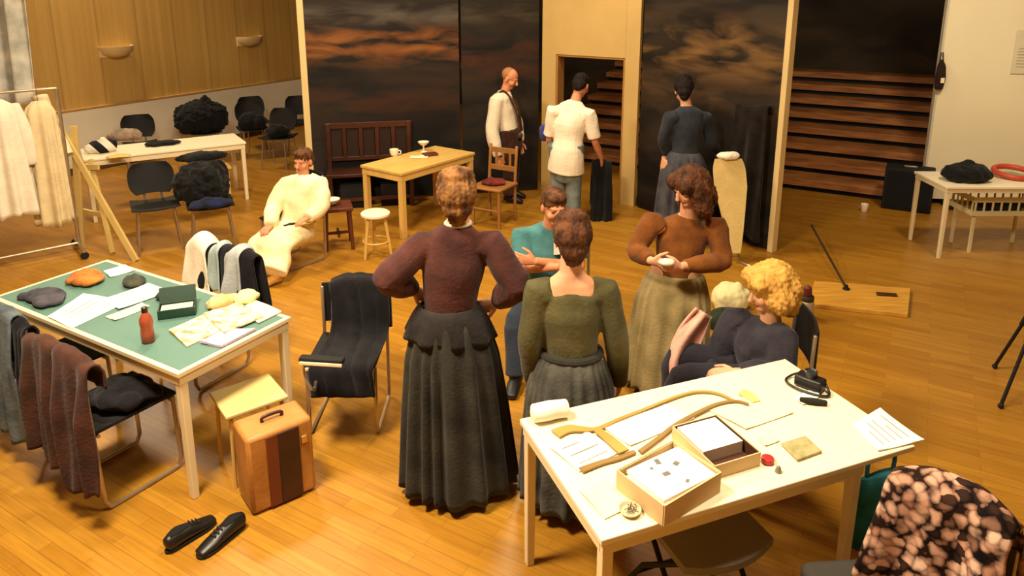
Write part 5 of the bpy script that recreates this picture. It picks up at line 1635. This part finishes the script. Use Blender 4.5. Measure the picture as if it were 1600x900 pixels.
# 5  blonde person seated at the back of the cream table
Y = 3.62
B5 = sit(1.36, 3.62, 172, 1.66, seat=.42, lean=14)
B5.update(head=P(1200, 452, Y - .02), hf=V((-1, -.12, -.3)).normalized(), neck=P(1206, 505, Y), chest=P(1192, 540, Y), waist=P(1196, 590, Y + .02), pelvis=P(1200, 632, Y + .02))
B5.update(sL=P(1222, 528, Y - .14), sR=P(1150, 500, Y + .16), eL=P(1218, 588, Y - .22), eR=P(1120, 560, Y + .14), wL=P(1148, 582, Y - .22), wR=P(1096, 592, Y + .05), dL=V((-1, .1, -.1)), dR=V((-.9, -.1, -.3)), nL=V((0, .4, -1)), nR=V((0, -.3, -1)), thL=V((0, 1, .3)), thR=V((0, -1, .3)))
r5 = person('person with bushy blonde hair in a dark grey jumper seated behind the cream table', B5)
charcoal = cloth('jumper_charcoal', '35323a', h2='25232a', scale=7)
top_garment(B5, r5, charcoal, 'jumper', sleeve=.93, fat=.05, arm=.03, puff=.01, wave=.008, low=.6)
trousers(B5, r5, cloth('trousers_dark', '2a2830'))
hair(B5, r5, blonde_hair, [(0, -.03, .05, .125, .135, .105), (0, -.08, -.01, .13, .11, .115), (.08, -.03, -.03, .075, .085, .105), (-.08, -.03, -.03, .07, .085, .105), (0, -.09, -.08, .11, .08, .07), (.05, .055, .085, .06, .05, .05), (-.05, .055, .08, .06, .05, .05), (0, -.085, -.13, .09, .06, .06)], rough=.012, freq=20)
shoes(B5, r5, leather)
cB = sled_chair('tubular chair under the blonde person in the grey jumper', (1.37, 3.63, 0), 172, black_shell, group=None, back=True)
# pink cloth on their lap
pk0, pk1 = P(1104, 492, 3.95), P(1112, 560, 3.75)
pcl = MB().sheet(lambda u, v: P(1100 - 36 * v - 14 * math.sin(v * 3) + 24 * (u - .5) * (1 + .7 * v + .4 * math.sin(v * 5)), 488 + 116 * v + 14 * (u - .5), 3.86 - .16 * v + .045 * math.sin(u * 8 + v * 4)), 18, 22, .012)
solo('pink_cloth', pcl, cloth('cloth_pink', 'd9a892', h2='c48f7e'), 'pink cloth hanging between the beige skirt and the blonde person', 'cloth', sharp=0)

# 6  man in white shirt and braces
Y = 8.6
M6 = stand(-.02, Y, 350, 1.74)
M6.update(head=P(797, 122, Y), hf=V((1, -.35, -.55)).normalized(), neck=P(788, 143, Y), chest=P(786, 168, Y), waist=P(795, 205, Y), pelvis=P(800, 222, Y))
M6.update(eR=P(769, 205, Y - .16), wR=P(778, 245, Y - .18), sR=P(776, 156, Y - .14), sL=P(790, 156, Y + .16), eL=P(806, 190, Y + .22), wL=P(812, 222, Y + .12))
r6 = person('man in a white shirt, braces and brown trousers looking down beside the doorway', M6, SKIN2)
top_garment(M6, r6, cloth('shirt_offwhite', 'e8dcc0', var=.1), 'shirt', sleeve=.98, fat=.03, arm=.03, puff=.01, wave=.008, low=.4)
trousers(M6, r6, cloth('trousers_brown', '3d2416', h2='26160e'), fat=.025)
ax6 = (M6['neck'] - M6['waist'])
f6 = M6['f']; rr6 = M6['r']
for s in (-1, 1):
    part('brace_strap', MB().tube([M6['waist'] + f6 * .15 + rr6 * s * .07, M6['chest'] + f6 * .165 + rr6 * s * .075, M6['neck'] + rr6 * s * .085 + UP * .02, M6['chest'] - f6 * .155 + rr6 * s * .05, M6['waist'] - f6 * .14 + rr6 * s * .03], .014, sub=4), cloth('brace_brown', '4a2c1a'), r6, off=r6.location)
part('waistband', MB().tube([M6['waist'].lerp(M6['pelvis'], .4) + rr6 * .168 * math.cos(a) + f6 * .14 * math.sin(a) for a in [2 * math.pi * k / 36 for k in range(37)]], .02), cloth('brace_brown', '4a2c1a'), r6, off=r6.location)
hair(M6, r6, mat('hair_cropped', 'a9744a', rough=.7, var=.15), [(0, -.03, .03, .077, .09, .085)], rough=.002)
shoes(M6, r6, leather)

# 7  man in the white T-shirt from behind
Y = 7.75
M7 = stand(.6, Y, 62, 1.76)
M7.update(head=P(908, 133, Y + .1), hf=V((.45, .8, -.5)).normalized(), neck=P(898, 158, Y + .02), chest=P(890, 195, Y), waist=P(886, 240, Y - .02), pelvis=P(884, 268, Y))
M7.update(sL=P(866, 172, Y + .05), sR=P(920, 178, Y - .06), eL=P(858, 218, Y + .12), wL=P(872, 240, Y + .32), eR=P(930, 222, Y - .05), wR=P(940, 248, Y + .06), dR=V((.2, .4, -1)), dL=V((.6, .6, -.2)), cR=.7)
r7 = person('man from behind in a white T-shirt and jeans before the doorway', M7, SKIN2)
top_garment(M7, r7, cloth('tshirt_white', 'f1e6cc', var=.06), 'tshirt', sleeve=.42, fat=.035, arm=.02, wave=.009, low=.85, fullness=.03)
trousers(M7, r7, cloth('jeans_grey', '7f8a86', h2='5f6a6a'), fat=.025)
hair(M7, r7, dark_hair, SHORT, rough=.005)
shoes(M7, r7, leather)
# blue cloth under his left arm, dark coat in the right hand
bl_ = P(851, 206, Y + .16)
solo('blue_cloth', MB().ball(bl_, (.06, .05, .10), nu=16, nv=10).jitter(.02, 9), cloth('cloth_blue', '4a4f9a', h2='35386f'), 'small blue cloth under the left arm of the man in the white T-shirt', 'cloth')
hq = M7['wR'] + V((.02, .0, -.06))
drape('dark_coat', 'dark coat hanging from the right hand of the man in the white T-shirt', 'coat', hq + V((-.11, .07, -.03)), hq + V((.1, .07, -.03)), V((0, -1, 0)), .72, .5, blackc2, 2, .03, .15, 95, gap=.05, thick=.02)

# 8  woman in blue-grey bending over, at the right flat
Y = 7.15
W8 = stand(1.7, Y, 70, 1.68)
W8.update(head=P(1068, 142, Y + .1), hf=V((.1, .8, -.75)).normalized(), neck=P(1073, 166, Y + .02), chest=P(1074, 198, Y), waist=P(1070, 240, Y), pelvis=P(1066, 268, Y))
W8.update(sL=P(1048, 182, Y), sR=P(1102, 184, Y), eL=P(1036, 220, Y + .05), wL=P(1046, 246, Y + .22), eR=P(1112, 222, Y + .05), wR=P(1120, 240, Y + .24), dR=V((.3, .8, -.4)), dL=V((.2, .8, -.5)))
r8 = person('woman from behind in a blue-grey dress working at the right painted flat', W8)
bg = cloth('dress_bluegrey', '33383f', h2='23262c', scale=6)
top_garment(W8, r8, bg, 'bodice', sleeve=.9, fat=.014, arm=.016, wave=.005)
skirt(W8, r8, cloth('skirt_bluegrey', '4a4a50', h2='303036', scale=6), W8['waist'] + V((0, 0, .02)), (.14, .11), .06, (.29, .27), pleats=14, depth=.018)
hair(W8, r8, dark_hair, BUN, rough=.006)
shoes(W8, r8, leather)

# 9  figure reclining in a cream gown
Y = 6.55
C9 = sit(-2.12, 6.5, 232, 1.66, seat=.42, lean=-12)
C9.update(head=P(474, 251, Y + .05), hf=V((-.35, -1, -.15)).normalized(), neck=P(474, 274, Y + .03), chest=P(472, 305, Y), waist=P(466, 340, Y - .02), pelvis=P(462, 362, Y - .04))
C9.update(sR=P(450, 287, Y + .02), sL=P(497, 284, Y), eR=P(428, 322, Y - .1), eL=P(504, 318, Y - .12), wR=P(424, 352, Y - .32), wL=P(482, 340, Y - .28), dR=V((-.3, -1, -.2)), dL=V((-.6, -.8, -.1)))
C9.update(kR=P(408, 382, Y - .38), kL=P(440, 388, Y - .42), aR=at(392, 432, .07), aL=at(432, 432, .07))
for q_ in 'LR':
    C9['t' + q_] = C9['a' + q_] + V((-.09, -.1, -.05))
    C9['h' + q_] = C9['pelvis'] + (C9['r'] if q_ == 'R' else -C9['r']) * .09
r9 = person('person reclining on a chair in a long cream gown near the far corner table', C9, SKIN2)
cream_g = cloth('gown_pale', 'f5e8c0', h2='e9d7a2', scale=5)
k9 = MB()
ax = (C9['waist'] - C9['pelvis']).normalized()
k9.loft([C9['pelvis'] - ax * .02, C9['waist'], C9['chest'], C9['chest'].lerp(C9['neck'], .62), C9['neck']], [(.21, .15), (.18, .14), (.18, .135), (.175, .1), (.075, .07)], side=C9['r'], n=24, sub=3, round_cap=.2)
for q_ in 'LR':
    S, E_, W_ = C9['s' + q_], C9['e' + q_], C9['w' + q_]
    k9.loft([C9['chest'].lerp(S, .75), S, E_, W_], [.08, .085, .08, .06], n=14, sub=3, round_cap=.2)
km = C9['kL'].lerp(C9['kR'], .5); am = C9['aL'].lerp(C9['aR'], .5)
k9.loft([C9['pelvis'], C9['pelvis'].lerp(km, .5) + UP * .03, km + UP * .02, km.lerp(am, .45), am + UP * .06], [(.2, .14), (.22, .12), (.22, .1), (.23, .11), (.24, .12)], side=C9['r'], n=24, sub=4, round_cap=.15)
fused('gown', k9, cream_g, r9, r9.location, .011, 4, .014, 9)
part('belt', MB().tube([C9['waist'] + C9['r'] * .19 * math.cos(a) + V((-C9['r'].y, C9['r'].x, 0)) * .15 * math.sin(a) - ax * .02 for a in [2 * math.pi * k / 36 for k in range(37)]], .01), cloth('belt_ochre', 'c9a85a'), r9, off=r9.location)
hair(C9, r9, brown_hair, SHORT, rough=.005)
shoes(C9, r9, mat('shoe_tan', 'c08a3c', rough=.6))
c9c = sled_chair('black tubular chair under the person in the cream gown', (-2.12, 6.58, 0), 232, black_shell, group=None, back=True)

# ------------------------------------------------------------------ light: the room's ceiling lamps, and an added light for the partition
def lamp(x, y, z, w, size, col=(1.0, .83, .6), spread=180):
    l = bpy.data.lights.new('ceiling_or_added_light', 'AREA')
    l.shape = 'DISK'; l.size = size; l.energy = w; l.color = col
    l.spread = math.radians(spread)
    o = bpy.data.objects.new('ceiling_or_added_light', l); COL.objects.link(o)
    o.location = (x, y, z)
    return o
lamp(-1.7, 2.3, 4.2, 380, .8)
lamp(1.0, 2.4, 4.5, 160, .8)
lamp(-2.4, 6.0, 4.5, 170, .8)
lamp(.3, 6.8, 4.5, 120, .8)
partition_fill = lamp(4.0, 5.4, 4.4, 52, .6, spread=110)          # added light, no fixture; tilted to brighten the partition more than the floor
partition_fill.rotation_euler = (V((6.0, 8.2, 1.3)) - V((4.0, 5.4, 4.4))).to_track_quat('-Z', 'Y').to_euler()
lamp(-6.0, 10.2, 4.5, 230, .8)
ROOM_LAYER.exclude = False
wd_ = bpy.data.worlds.new('world'); SC.world = wd_
wd_.use_nodes = True
wd_.node_tree.nodes['Background'].inputs[0].default_value = (*hexc('8a6a40'), 1)
wd_.node_tree.nodes['Background'].inputs[1].default_value = .1
SC.view_settings.view_transform = 'Standard'
SC.view_settings.look = 'None'
SC.view_settings.gamma = 1
SC.view_settings.use_curve_mapping = False
SC.view_settings.exposure = .0
